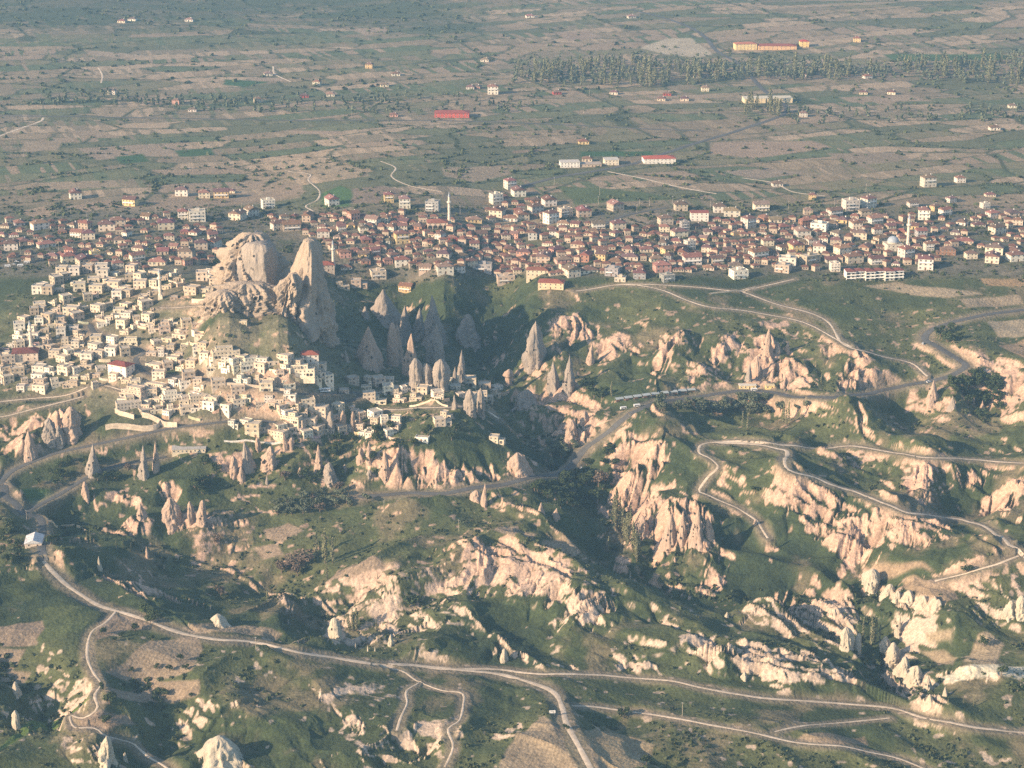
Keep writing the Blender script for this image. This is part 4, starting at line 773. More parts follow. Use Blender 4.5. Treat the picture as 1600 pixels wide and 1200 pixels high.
TOWN = "116,312,18,2w 60,360,28,2w 8,357,16,1c 15,392,22,2w 70,388,28,1w 120,372,20,2w 137,375,20,2c 165,362,26,2c 183,355,24,2t 283,307,20,2w 318,310,18,2c 345,310,24,2y 360,302,14,1c 285,344,16,3w 307,347,26,3wf 258,360,26,2c 313,390,20,2c 332,388,18,2w 290,405,24,2t 370,345,24,2c 392,338,18,2w 213,408,22,2c 217,393,22,1c 183,420,18,2w 245,416,28,1c 130,417,26,2t 105,412,22,2c 80,405,20,1t 203,322,22,2y 147,402,15,2yf 418,326,20,3wf 518,322,18,2w 607,317,15,3y 632,326,18,3w 676,331,22,3gf 740,349,24,1y 627,382,22,3y 705,376,18,1r 533,362,14,2c 582,352,22,2w 610,363,18,2w 567,364,14,2c 505,372,20,2w 433,360,20,2w 455,362,28,2t 585,398,16,2p 628,418,24,2w 695,430,26,2w 665,426,20,2t 540,423,18,1c 590,438,24,2cf 635,458,22,2y 755,428,28,2gf 790,375,14,2c 775,320,18,3wf 777,340,22,2c 798,347,24,1w 810,308,20,2w 797,296,16,3w 858,323,20,2w 837,333,22,2w 815,346,20,2c 883,340,20,3tf 912,340,26,2t 962,330,20,2t 861,350,20,3w 881,354,20,1w 935,358,20,2w 966,360,22,2c 1064,330,20,2t 1040,352,22,2t 1070,360,13,3gf 1125,333,20,2w 1145,340,26,2w 1190,330,24,2c 1170,357,18,3w 1192,367,14,1w 1062,373,24,2c 1078,390,15,3wf 1149,368,10,1y 1105,395,16,2c 1082,414,28,2w 790,446,28,2tf 918,430,38,1w 958,432,22,2gf 970,442,18,1cf 1000,437,20,2g 1035,427,26,2p 1043,441,20,2gf 1155,437,26,2wf 1186,405,28,2w 893,434,22,2c 1270,312,12,2y 1548,308,16,1c 1540,326,13,2wf 1552,342,18,2w 1427,324,16,2w 1487,317,14,2w 1478,336,18,2w 1462,330,14,2y 1445,344,18,3w 1330,330,24,3wf 1337,345,14,2t 1358,326,20,3w 1305,338,22,2w 1263,336,14,2t 1368,350,22,2w 1338,358,16,2c 1282,362,26,2wf 1255,372,24,2w 1267,382,13,2w 1287,380,14,2w 1308,384,18,2t 1245,394,20,2y 1282,396,20,2w 1318,399,24,2c 1232,417,28,2wf 1225,427,24,2tf 1267,413,36,2tf 1345,375,22,2c 1378,380,28,2t 1417,406,20,3w 1370,414,22,2w 1335,413,28,2t 1448,423,24,3w 1452,393,14,3w 1482,399,30,2b 1510,383,26,1t 1556,399,40,2c 1553,412,22,2c 1590,410,30,2w 1560,367,24,2c 1592,352,16,2c 1305,425,15,3wf 1530,356,20,1c 760,395,16,1c 720,405,20,1t 775,410,20,1b 735,418,18,2c 820,400,24,1p 870,395,22,1p 905,388,24,1t 850,412,22,2t 880,412,26,1p 940,400,20,2c 985,408,26,1c 1010,395,22,1c 1025,410,22,1c 1140,395,20,1t 1120,412,20,2c 1150,420,22,1t 1200,385,18,2c 1210,400,18,1t"
rdir = random.Random(5)
for tk in TOWN.split():
    a = tk.split(','); px, py, w = int(a[0]), int(a[1]), int(a[2]); fl = int(a[3][0]); wc = a[3][1]; flat = a[3].endswith('f') and len(a[3]) > 2
    if flat: p = {1: TF[3], 2: TF[0], 3: TF[1] if w < 20 else TF[2]}[fl]
    else: p = {1: TP[3], 2: rdir.choice([TP[0], TP[1], TP[4], TP[5] if w > 26 else TP[0]]), 3: TP[2]}[fl]
    put_house(p, px, py, w, wc, rdir.choice([-.35, .1, .25, .5, -.15]) + rdir.uniform(-.1, .1), 'flat' if flat else 'tiled')
def inside(px, py, poly):
    c = False
    for i in range(len(poly)):
        (ax, ay), (bx, by) = poly[i], poly[i-1]
        if (ay > py) != (by > py) and px < (bx - ax) * (py - ay) / (by - ay) + ax: c = not c
    return c
def rough_road(px, py):
    x, y = gp(px, py); fr = np.interp(y, yrow, rowi); fc_ = np.interp(x / y, scol, coli); return float(bil(roadm, fc_, fr)) > .3
TOWNPOLY = [([(-30,345),(60,350),(200,345),(260,340),(345,355),(345,410),(230,425),(100,420),(-30,405)], .55), ([(420,340),(640,335),(760,355),(900,345),(1010,360),(1010,400),(1010,436),(900,436),(760,432),(560,418),(520,395),(505,380),(425,350)], 1.0), ([(1010,360),(1040,345),(1230,345),(1300,335),(1500,345),(1500,400),(1420,420),(1280,425),(1160,420),(1010,432)], .8), ([(760,310),(850,310),(850,345),(760,350)], .5), ([(1500,345),(1640,330),(1640,400),(1500,410)], .35)]
nt_ = sum(1 for t in THINGS if t[0]['category'] == 'house'); tries = 0
while nt_ < 300 and tries < 9000:
    tries += 1; poly, dens = rdir.choices(TOWNPOLY, (2.2, 4.5, 3.5, .4, .8))[0]; px = rdir.uniform(min(p[0] for p in poly), max(p[0] for p in poly)); py = rdir.uniform(min(p[1] for p in poly), max(p[1] for p in poly))
    w = rdir.uniform(13, 19)
    if not inside(px, py, poly) or not ok_spot(px, py - 3, w * .85, 7 / dens ** .5) or rough_road(px, py): continue
    put_house(rdir.choice(TS), px, py, w, rdir.choices('wctpygb', (3, 4, 3, 1, 1, 1, 1))[0], rdir.choice([-.35, .1, .25, .5, 1.2]) + rdir.uniform(-.15, .15), 'tiled'); nt_ += 1
# the smallest roofs that fill the gaps, past three hundred, as one mass
rest = MB(); nrest = 0; tries = 0
def rest_tmpl():
    out = []
    for p in TS:
        for ch in CHN[p.name]:
            pass
        out.append(p)
    return out
restm_w = rgbmat('old_plaster', (.44, .36, .27), coord='Object', layers=((.03, .25, 1), (.4, .15, 3))); restm_r = rgbmat('old_tiles', (.17, .085, .062), layers=((.03, .25, 1), (.8, .25, 3)))
while nrest < 480 and tries < 26000:
    tries += 1; poly, dens = rdir.choices(TOWNPOLY, (1.5, 6, 3.5, .4, .4))[0]; px = rdir.uniform(min(p[0] for p in poly), max(p[0] for p in poly)); py = rdir.uniform(min(p[1] for p in poly), max(p[1] for p in poly)); w = rdir.uniform(9, 13)
    if not inside(px, py, poly) or not ok_spot(px, py - 3, w * .62, 4.0 / dens ** .5) or rough_road(px, py): continue
    x, y = gp(px, py); m = mpp(px, py); W = w * m; D = W * rdir.uniform(.7, .95); z = float(gz(x, y)); hh = rdir.choice([2.8, 3, 5.2]); t = MB(); t.box(-W/2, W/2, -D/2, D/2, -2, hh, restm_w); t.box(-W * .3, -W * .12, -D/2 - .05, -D/2 - .003, 1, 2.2, M_glass, True); t.box(W * .1, W * .28, -D/2 - .05, -D/2 - .003, 1, 2.2, M_glass, True)
    hip_roof(t, -W/2, W/2, -D/2, D/2, hh + .003, 1.7, restm_r, False); ca_, sa_ = math.cos(ra := rdir.uniform(-.5, .6)), math.sin(ra); n0 = len(rest.v)
    rest.v += [(x + a * ca_ - b * sa_, y + 3 + a * sa_ + b * ca_, z + c) for a, b, c in t.v]; rest.f += [tuple(i + n0 for i in f) for f in t.f]; rest.m += [rest.mi(t.mats[k]) for k in t.m]; nrest += 1; occupied.append((px, py - 3, w, 6))
ro = rest.build('small_town_houses'); ro['kind'] = 'stuff'; ro['label'] = 'small brown-roofed houses filling the gaps of the town'; ro['category'] = 'houses'
# ---- the stone village
STONE = "180,597,22,2 214,607,26,2 245,610,32,L1 208,622,44,L2 200,640,40,L1 268,628,32,L0 312,629,34,L1 293,600,20,2 247,595,20,2 241,579,28,1 270,570,18,2 302,578,26,2 335,583,26,2 352,561,44,L0 390,577,34,L2 378,603,24,3 350,652,26,2 395,688,24,3 243,648,20,1 270,645,18,2 410,573,18,2 445,570,22,2 470,592,44,L0 405,603,16,3 426,607,14,3 450,607,20,2 453,625,20,2 455,662,34,L0 405,642,14,2 430,686,40,L1 550,647,18,2 537,615,16,1 576,600,14,2 576,628,20,2 592,632,24,2 625,629,20,2 650,627,20,2 660,692,22,1 690,668,28,2 697,655,18,2 735,606,18,2 766,630,10,2 776,694,24,2 655,603,12,2 535,452,20,2 560,452,26,2 415,620,24,2 370,622,22,2 340,612,22,2 330,640,30,2 290,655,22,2 372,640,20,2 500,655,24,2 480,640,22,2 525,660,20,2 345,463,40,L0 380,460,24,2 405,455,20,2 300,462,22,2 455,460,18,1 122,458,30,2 150,460,22,2 175,455,24,2 218,452,20,2 225,475,18,2 110,495,24,2 152,490,20,2 182,470,16,2 197,500,16,2 215,505,18,2 190,515,16,2 240,520,18,2 258,516,14,2 270,510,16,2 283,530,26,2 175,538,16,2 200,540,30,2 120,545,20,2 75,545,24,2 60,510,14,2 25,590,22,2 60,585,20,2 85,560,18,2 100,590,20,2 135,560,18,2 155,560,16,2 45,610,18,1 62,617,22,2 90,605,24,2 110,607,26,2 305,512,12,1 380,508,10,1 135,577,22,2 30,530,20,2 10,570,22,2"
for tk in STONE.split():
    a = tk.split(','); px, py, w = int(a[0]), int(a[1]), int(a[2]); c = a[3]
    p = SL[int(c[1])] if c[0] == 'L' else {1: SP_[5], 2: rdir.choice([SP_[0], SP_[1], SP_[2], SP_[7], SP_[4] if w > 24 else SP_[0]]), 3: rdir.choice([SP_[3], SP_[6]])}[int(c)]
    put_house(p, px, py, w, rdir.choices('scwt', (4, 5, 3, 1))[0], rdir.choice([-.45, -.2, .05, .3]) + rdir.uniform(-.08, .08), 'stone')
VILLPOLY = [([(50,470),(70,440),(110,424),(230,424),(335,428),(335,468),(240,474),(232,500),(300,508),(320,535),(320,560),(240,560),(150,560),(20,545),(30,510)], 2.4), ([(-20,545),(60,530),(160,560),(170,590),(160,612),(20,618),(-20,610)], 2.), ([(180,590),(320,560),(400,560),(500,575),(520,620),(480,640),(560,650),(640,665),(620,690),(540,682),(440,690),(350,668),(240,655),(185,630)], 8.), ([(520,600),(640,596),(780,600),(785,635),(640,640),(560,632)], 1.2), ([(330,440),(430,455),(440,470),(340,472)], .6)]
ns_ = sum(1 for t in THINGS if t[0]['category'] == 'stone house'); tries = 0
while ns_ < 350 and tries < 9000:
    tries += 1; poly, wgt = rdir.choices(VILLPOLY, [v[1] for v in VILLPOLY])[0]; px = rdir.uniform(min(p[0] for p in poly), max(p[0] for p in poly)); py = rdir.uniform(min(p[1] for p in poly), max(p[1] for p in poly)); w = rdir.uniform(12, 20)
    if not inside(px, py, poly) or not ok_spot(px, py - 3, w * .58, 4.1) or rough_road(px, py): continue
    put_house(rdir.choice(SF + SP_[:2] + [SP_[5], SP_[7]]) if py > 520 else rdir.choice(SF), px, py, w, rdir.choices('scwt', (5, 5, 2, 2))[0], rdir.choice([-.45, -.2, .05, .3, .6]) + rdir.uniform(-.1, .1), 'stone'); ns_ += 1
print('houses', nt_, ns_, nrest)
for p in TP + TS + TF + SP_ + SL + SF:
    if id(p) not in used_proto:
        for ch in CHN[p.name]: bpy.data.objects.remove(ch)
        bpy.data.objects.remove(p)
# ------------------------------------------------------------------ free-standing rocks: the citadel and the fairy chimneys
def rock_mesh(name, Hh, rx, ry, prof, mat, parent=None, seed=0, amp=.16, flute=.1, nth=72, nz=48, sink=6, L=None, rz=0., facets=None, soft=7):
    """prof: (t, radius factor, shift x, shift y) from foot (t=0) to tip (t=1); lumps and vertical flutes break the surface"""
    t = np.linspace(0, 1, nz) ** .95; P = np.array(prof); rf = np.interp(t, P[:, 0], P[:, 1]); sx = np.interp(t, P[:, 0], P[:, 2]) * rx; sy = np.interp(t, P[:, 0], P[:, 3]) * ry
    th = np.linspace(0, 2 * math.pi, nth, endpoint=False); T, TH = np.meshgrid(t, th, indexing='ij'); RF = rf[:, None]
    L = L or max(rx, ry) * .55; z = -sink + (Hh + sink) * T
    cx, cy = np.cos(TH), np.sin(TH); ux = cx * rx * (.5 + .5 * RF); uy = cy * ry * (.5 + .5 * RF)
    n = fbm((ux + z * .45) / L + seed * 7.1, (uy - z * .38) / L + seed * 3.3, 4, seed) ; fl = fbm(cx * 2.6 + seed, cy * 2.6 + z / (Hh * .9) * .8, 3, seed + 5)
    k = 1 + amp * n * 1.8 - flute * np.abs(fl) * 2.2 + flute * .6 + amp * .6 * fbm((ux - z * .5) / (L * .3), (uy + z * .5) / (L * .3), 3, seed + 9)
    if facets:
        q = 0
        for an, dd in facets: q = q + np.clip(np.cos(TH - math.radians(an) + .16 * vnoise(T * 4 + an, T * 0, seed)) / dd, 0, 9) ** soft
        k = k * np.clip(q + .02, .02, 99) ** (-1 / soft)
    r = RF * k; x = cx * rx * r + sx[:, None]; y = cy * ry * r + sy[:, None]; z = z + Hh * .03 * n * (T > .1)
    V_ = np.stack([x, y, z], -1).reshape(-1, 3); tip = V_[-nth:].mean(0) + np.array([0, 0, Hh * .012]); V_ = np.vstack([V_, tip])
    i = np.arange(nz * nth).reshape(nz, nth); j = np.roll(i, -1, 1); q = np.stack([i[:-1], j[:-1], j[1:], i[1:]], -1).reshape(-1, 4).tolist(); q += [(int(a), int(b), nz * nth) for a, b in zip(i[-1], j[-1])]
    me = bpy.data.meshes.new(name); me.from_pydata(V_.tolist(), [], q); me.materials.append(mat); me.polygons.foreach_set('use_smooth', np.ones(len(q), bool)); me.update()
    o = bpy.data.objects.new(name, me); col_.objects.link(o); o.parent = parent; o.rotation_euler = (0, 0, rz); return o, V_[:-1].reshape(nz, nth, 3)
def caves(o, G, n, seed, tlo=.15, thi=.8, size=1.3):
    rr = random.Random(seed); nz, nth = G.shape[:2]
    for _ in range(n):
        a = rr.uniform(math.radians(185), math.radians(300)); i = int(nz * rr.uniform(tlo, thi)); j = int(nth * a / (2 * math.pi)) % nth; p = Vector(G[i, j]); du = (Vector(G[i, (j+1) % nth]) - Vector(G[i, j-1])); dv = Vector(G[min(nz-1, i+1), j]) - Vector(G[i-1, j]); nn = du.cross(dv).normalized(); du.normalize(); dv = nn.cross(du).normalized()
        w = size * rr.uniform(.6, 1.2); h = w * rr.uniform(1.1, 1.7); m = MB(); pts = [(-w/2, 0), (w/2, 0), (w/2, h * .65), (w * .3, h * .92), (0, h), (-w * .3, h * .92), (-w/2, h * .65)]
        f = [p + du * a_ + dv * b_ + nn * .3 for a_, b_ in pts]; b = [q - nn * 1.6 for q in f]; m.poly(f, M_dark)  # near-black front face paints the shade of the hollow
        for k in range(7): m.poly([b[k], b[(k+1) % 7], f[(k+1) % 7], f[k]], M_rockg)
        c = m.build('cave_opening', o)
def place_rock(px, py): x, y = gp(px, py); return x, y, float(gz(x, y)), mpp(px, py)
# the citadel: a pitted dome of rock, a flat grey facet, and the leaning fin; they are one rock
def piece(root, px, py, name, hpx, wpx, ry, prof, mat, seed, amp, fl, L, cav=0, lo=.2, hi=.8, cs=1.8, dy=0., dz=0., zb=34., **kw):
    x, y = on_plane(px, py, zb); z = zb; m = .565; o, G = rock_mesh(name, hpx * m, wpx * m / 2, ry, prof, mat, root, seed, amp, fl, 150, 100, 18, L, **kw)
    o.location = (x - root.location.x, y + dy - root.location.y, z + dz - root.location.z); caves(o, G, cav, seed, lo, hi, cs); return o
WALL = [(0,1.1,0,0),(.2,1.0,0,0),(.5,.94,.02,0),(.75,.86,.04,0),(.9,.68,.06,0),(1,.4,.08,0)]
def citadel():
    x, y, z, m = place_rock(386, 462); root = empty('rock_citadel', (x, y + 40, z)); root['category'] = 'rock citadel'; root['label'] = 'huge pitted tuff rock castle towering over the stone village'
    piece(root, 378, 458, 'summit_rock', 83, 84, 30, [(0,1.15,0,0),(.2,1.05,0,0),(.4,.96,.02,0),(.6,.84,.08,0),(.8,.66,.2,0),(.93,.5,.3,0),(1,.3,.34,0)], M_rockb, 3, .24, .22, 5.5, 60, .35, .95, 1.9, 27, facets=[(205, .9), (270, .88), (345, .9), (90, .9)], soft=10)
    piece(root, 402, 460, 'smooth_facet', 76, 62, 18, [(0,1.08,0,0),(.3,1.02,0,0),(.6,.96,0,0),(.8,.90,.03,0),(.93,.78,.06,0),(1,.55,.10,0)], M_rockg, 33, .07, .07, 12, 3, .2, .9, 1.5, 14, facets=[(240, .8), (350, .8), (90, 1.), (160, 1.)], soft=16)
    piece(root, 408, 458, 'summit_crag', 77, 30, 12, [(0,1.1,0,0),(.6,.9,0,0),(.85,.7,0,0),(1,.3,.1,0)], M_rockb, 31, .3, .2, 5, 8, .5, .95, 1.6, 34)
    piece(root, 384, 466, 'cave_terrace', 27, 118, 18, WALL, M_rockb, 8, .24, .2, 5, 44, .2, .8, 2.2, -4)
    piece(root, 352, 470, 'cave_terrace', 20, 56, 14, WALL, M_rockb, 12, .25, .2, 5, 20, .2, .8, 2.2, -8)
citadel()
def fin():
    x, y, z, m = place_rock(480, 486); root = empty('rock_fin', (x, y + 24, z)); root['category'] = 'rock fin'; root['label'] = 'smooth leaning tuff fin right of the citadel, sunlit left, shaded right'
    piece(root, 474, 484, 'blade', 107, 92, 34, [(0,1.08,-.02,0),(.25,.86,.06,0),(.5,.64,.15,0),(.7,.49,.21,0),(.84,.39,.25,0),(.93,.31,.26,0),(1,.2,.24,0)], M_rockb, 21, .12, .10, 11, 8, .25, .6, 1.6, 10, zb=22, facets=[(215, .82), (345, .66), (95, .9), (150, 1.0)], soft=16)
    piece(root, 446, 478, 'pitted_shoulder', 56, 50, 16, [(0,1.15,0,0),(.4,.9,.1,0),(.7,.7,.3,0),(.9,.45,.5,0),(1,.2,.55,0)], M_rockb, 23, .34, .2, 6, 14, .2, .85, 1.9, -8, zb=28)
    piece(root, 494, 506, 'lower_cliff', 50, 56, 16, WALL, M_rockb, 25, .28, .16, 8, 10, .3, .85, 1.9, 2, zb=8)
    piece(root, 503, 532, 'lower_cliff', 46, 34, 12, WALL, M_rockb, 27, .3, .16, 7, 6, .3, .85, 1.6, 2, zb=-16)
fin()
TYPES = {'cone': [(0,1.05,0,0),(.2,.86,0,0),(.45,.62,0,0),(.7,.38,0,0),(.9,.15,0,0),(1,.04,0,0)], 'spire': [(0,1,0,0),(.25,.85,0,0),(.5,.62,.0,0),(.75,.36,.05,0),(.92,.15,.05,0),(1,.03,.05,0)], 'col': [(0,1.05,0,0),(.2,.92,0,0),(.6,.85,0,0),(.8,.68,0,0),(.93,.42,0,0),(1,.15,0,0)],
 'blob': [(0,1.25,0,0),(.25,1.05,0,0),(.5,.86,0,0),(.75,.6,.05,0),(.92,.33,.1,0),(1,.12,.1,0)], 'cap': [(0,.8,0,0),(.35,.55,0,0),(.6,.5,0,0),(.66,.95,0,0),(.85,.8,0,0),(1,.15,0,0)], 'bottle': [(0,.95,0,0),(.2,1.0,0,0),(.45,.92,0,0),(.6,.72,0,0),(.8,.38,0,0),(1,.03,0,0)]}
TDESC = {'cone': 'tapering tuff cone', 'spire': 'sharp-pointed tuff spire', 'col': 'blunt tuff column', 'blob': 'rounded tuff hump', 'cap': 'mushroom-shaped tuff rock', 'bottle': 'bottle-shaped fairy chimney'}
CHIM = "145,743,48,28,cone 225,749,52,19,cone 243,738,50,15,cone 134,779,26,13,blob 46,716,42,28,cone 78,694,38,26,blob 93,698,32,18,blob 110,684,46,32,blob 90,668,24,10,col 268,824,44,30,blob 299,818,34,13,col 316,820,38,15,col 222,812,24,26,cone 364,744,30,15,blob 386,738,46,26,cone 376,752,22,20,cone 419,736,36,28,blob 403,706,22,10,col 446,704,26,13,cone 455,702,18,8,col 499,738,42,18,spire 516,756,32,20,blob 510,752,24,16,cone 565,725,24,14,blob 577,722,30,11,blob 538,738,12,8,blob 577,749,14,10,cap 603,753,50,18,spire 468,743,12,9,blob 417,757,14,9,cone 575,574,60,44,cone 541,565,17,12,cone 612,572,66,17,col 622,568,60,18,spire 641,588,64,32,spire 680,568,60,25,bottle 688,552,42,7,spire 651,608,46,24,col 668,608,38,26,col 688,612,48,30,col 720,598,50,16,spire 711,600,26,13,cone 835,575,70,34,bottle 866,612,46,18,bottle 889,615,58,17,bottle 923,570,32,18,cone 795,602,24,15,cap 757,791,36,13,spire 743,782,14,22,blob 1199,556,42,17,spire 1214,553,18,11,blob 1231,553,18,10,blob 734,650,40,20,col 751,652,44,13,col 711,640,22,12,cone 518,676,32,11,col 537,672,30,9,col 551,674,30,9,col 562,670,26,8,col 1404,995,34,15,cone 1170,596,28,14,cone 1183,586,30,12,cone 810,738,28,34,blob 822,638,26,36,blob 1458,628,32,24,cone 1490,640,20,17,cone 1536,643,16,12,cone 1519,628,11,12,blob 1046,862,58,36,cone 1088,852,58,26,cone 1000,842,34,26,blob 1108,842,34,20,cone 1066,850,50,20,cone 787,1036,22,13,col 1163,1064,14,11,blob 230,872,18,10,cone 575,1018,9,6,cone 586,1018,9,5,cone 555,1014,9,6,cone 1578,966,26,22,blob 1597,966,34,26,blob 341,976,14,30,blob 345,1198,40,66,blob 165,1195,44,24,blob 1362,922,30,32,col 1388,930,16,20,blob 1401,938,14,13,blob 1421,940,16,22,blob 1444,946,14,20,blob 1466,952,14,20,blob 600,504,48,44,cone 571,498,18,14,blob 678,540,74,40,cone 730,540,46,36,blob 632,540,60,30,cone 655,530,46,24,cone 1186,590,16,9,blob 155,892,22,12,cone 985,902,10,6,spire 1055,878,8,6,blob 1323,1015,34,22,col 1340,1022,32,14,col 1383,1020,24,20,blob 1397,1040,34,26,blob 1412,1058,30,24,blob 1430,1070,28,26,blob 1451,1082,24,22,cone 1478,1088,14,14,cone 1455,1105,18,26,cone 845,800,14,14,cone 868,812,16,22,cone 913,662,18,18,blob 892,690,32,20,blob 852,666,18,14,cone 868,664,10,8,cone 25,1140,30,14,col 25,1086,20,16,blob 195,1190,14,10,blob 610,1010,18,10,blob 525,1000,34,20,col 1180,820,8,8,blob 1135,965,8,8,blob"
for q, tk in enumerate(CHIM.split()):
    a = tk.split(','); px, py, h, w, ty = int(a[0]), int(a[1]), int(a[2]), int(a[3]), a[4]; rr = random.Random(q * 13 + 1)
    x, y, z, m = place_rock(px, py); rw = w * m / 2; grey = 460 < py < 560 and 560 < px < 760 or ty in ('bottle',) or 590 < py < 660 and 640 < px < 760 or rr.random() < .25
    mat = M_rockw if py > 880 else (M_rockg if grey else M_rock)
    big = h * w > 500; o, G = rock_mesh({'cone': 'tuff_cone', 'spire': 'tuff_spire', 'col': 'tuff_column', 'blob': 'tuff_hump', 'cap': 'mushroom_rock', 'bottle': 'fairy_chimney'}[ty], h * m * 1.05, rw, rw * rr.uniform(.85, 1.15), [(t, f, sx + t * t * rr_, sy) for (t, f, sx, sy), rr_ in zip(TYPES[ty], [rr.uniform(-.25, .25)] * 9)], mat, None, q + 40, .15 if ty != 'blob' else .30, .15 if ty != 'blob' else .16, 56 if big else 36, 44 if big else 26, 5, rz=0, facets=[(rr.uniform(195, 230), rr.uniform(.75, 1)), (rr.uniform(255, 285), rr.uniform(.85, 1.1)), (rr.uniform(320, 350), rr.uniform(.7, .95)), (rr.uniform(40, 70), .95), (rr.uniform(110, 150), .95)] if ty != 'blob' or rr.random() < .5 else None, soft=rr.choice([6, 10, 14]))
    o.location = (x, y + rw * .5, z)
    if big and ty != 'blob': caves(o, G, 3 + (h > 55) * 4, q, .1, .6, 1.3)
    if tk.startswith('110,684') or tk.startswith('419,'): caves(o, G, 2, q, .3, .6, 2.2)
    sz = 'tall' if h > 40 else ('small' if h < 18 else 'mid-sized'); note(o, f"{sz} {'whitish' if mat is M_rockw else 'grey' if mat is M_rockg else 'pinkish'} {TDESC[ty]}", 'tuff rock', px, py, 'free-standing tuff rocks of the valley')
# ------------------------------------------------------------------ trees
def leafmat(name, a, b):
    m, nt, bs = new_mat(name); tc = node(nt, 'ShaderNodeTexCoord'); n = node(nt, 'ShaderNodeTexNoise'); n.inputs['Scale'].default_value = .8; n.inputs['Detail'].default_value = 2; nt.links.new(tc.outputs['Object'], n.inputs['Vector'])
    oi = node(nt, 'ShaderNodeObjectInfo'); ad = node(nt, 'ShaderNodeMath', operation='MULTIPLY_ADD'); nt.links.new(oi.outputs['Random'], ad.inputs[0]); ad.inputs[1].default_value = .5; ad.inputs[2].default_value = -.25
    a2 = node(nt, 'ShaderNodeMath', operation='ADD'); a2.use_clamp = True; nt.links.new(ad.outputs[0], a2.inputs[0]); nt.links.new(n.outputs['Fac'], a2.inputs[1])
    mx = node(nt, 'ShaderNodeMix', data_type='RGBA'); nt.links.new(a2.outputs[0], mx.inputs[0]); mx.inputs[6].default_value = (*a, 1); mx.inputs[7].default_value = (*b, 1); nt.links.new(mx.outputs[2], bs.inputs['Base Color']); return m
L_dark = leafmat('dark_leaves', (.030, .045, .022), (.070, .095, .040)); L_olive = leafmat('olive_leaves', (.075, .09, .055), (.15, .17, .11)); L_pop = leafmat('poplar_leaves', (.13, .14, .075), (.27, .26, .15)); L_bare = leafmat('budding_twigs', (.10, .075, .055), (.17, .13, .10))
M_bark = rgbmat('bark', (.16, .12, .09)); M_scrub = leafmat('scrub_leaves', (.035, .05, .025), (.095, .11, .055))
def leaf_cloud(rs, centers, rad, n, size):
    """n small quads spread through lumps; returns verts (4n,3)"""
    k = rs.integers(0, len(centers), n); c = np.array(centers)[k]; r_ = np.array(rad)[k]; d = rs.normal(size=(n, 3)); d /= np.linalg.norm(d, axis=1)[:, None]; rr = rs.uniform(.55, 1.0, n) ** .7
    p = c + d * r_ * rr[:, None]; a = rs.normal(size=(n, 3)) + d * .2; a /= np.linalg.norm(a, axis=1)[:, None]; b = np.cross(a, d + rs.normal(size=(n, 3)) * .5); b /= np.linalg.norm(b, axis=1)[:, None] + 1e-6
    s = size * rs.uniform(.6, 1.3, n)[:, None]; return np.stack([p - a * s - b * s, p + a * s - b * s, p + a * s + b * s, p - a * s + b * s], 1).reshape(-1, 3)
def quads(name, Vq, mat, parent=None):
    n = len(Vq) // 4; me = bpy.data.meshes.new(name); me.vertices.add(n * 4); me.vertices.foreach_set('co', Vq.astype(f32).ravel()); me.loops.add(n * 4); me.loops.foreach_set('vertex_index', np.arange(n * 4, dtype=np.int32)); me.polygons.add(n); me.polygons.foreach_set('loop_start', np.arange(0, n * 4, 4, dtype=np.int32)); me.update(calc_edges=True); me.materials.append(mat)
    o = bpy.data.objects.new(name, me); col_.objects.link(o); o.parent = parent; return o
def make_tree(kind, seed):
    rs = np.random.default_rng(seed); rr = random.Random(seed); r = empty({'pop': 'poplar_tree', 'olive': 'olive_tree', 'bare': 'bare_tree'}.get(kind, 'broadleaf_tree')); t = MB()
    if kind == 'pop':
        cs = [(rr.uniform(-.3, .3), rr.uniform(-.3, .3), z) for z in np.linspace(2.2, 13.5, 9)]; ra = [(w, w, 1.4) for w in (.8, 1.15, 1.3, 1.3, 1.2, 1.05, .85, .6, .35)]; leaves = leaf_cloud(rs, cs, ra, 330, .26); t.lathe([(.25, -1), (.18, 6), (.05, 13)], M_bark, 6)
    else:
        cs = []; ra = []
        for k in range(7): a = k * 2.4 + rr.random(); q = rr.uniform(.5, 1.8); cs.append((q * math.cos(a), q * math.sin(a), 2.6 + rr.uniform(-.5, 1.4))); w = rr.uniform(.9, 1.5); ra.append((w, w, w * .8))
        leaves = leaf_cloud(rs, cs, ra, 300, .24); t.lathe([(.28, -1), (.2, 1), (.12, 2.6)], M_bark, 6)
        for k in range(4):
            a = k * 1.6 + rr.random(); e = Vector((1.1 * math.cos(a), 1.1 * math.sin(a), 2.9)); s = Vector((0, 0, 1.2)); w = Vector((-math.sin(a), math.cos(a), 0)) * .07; u = Vector((0, 0, .07))
            t.poly([s - w, s + w, e + w * .4, e - w * .4], M_bark); t.poly([s - u, s + u, e + u * .4, e - u * .4], M_bark)
    quads('crown', leaves, {'pop': L_pop, 'olive': L_olive, 'bare': L_bare}.get(kind, L_dark), r); t.build('trunk', r); index_tree(r); return r
PROTO = {k: [make_tree(k, s + 10 * i) for s in range(n)] for i, (k, n) in enumerate((('pop', 4), ('round', 5), ('olive', 4), ('bare', 2)))}
seen_tree = set(); rt = random.Random(77)
TDS = {'pop': ('slender poplar', 'poplar', 'poplars'), 'round': ('round dark green tree', 'tree', 'broadleaf trees'), 'olive': ('small grey-green tree', 'olive tree', 'grey-green grove trees'), 'bare': ('brownish budding tree', 'tree', 'brownish budding trees')}
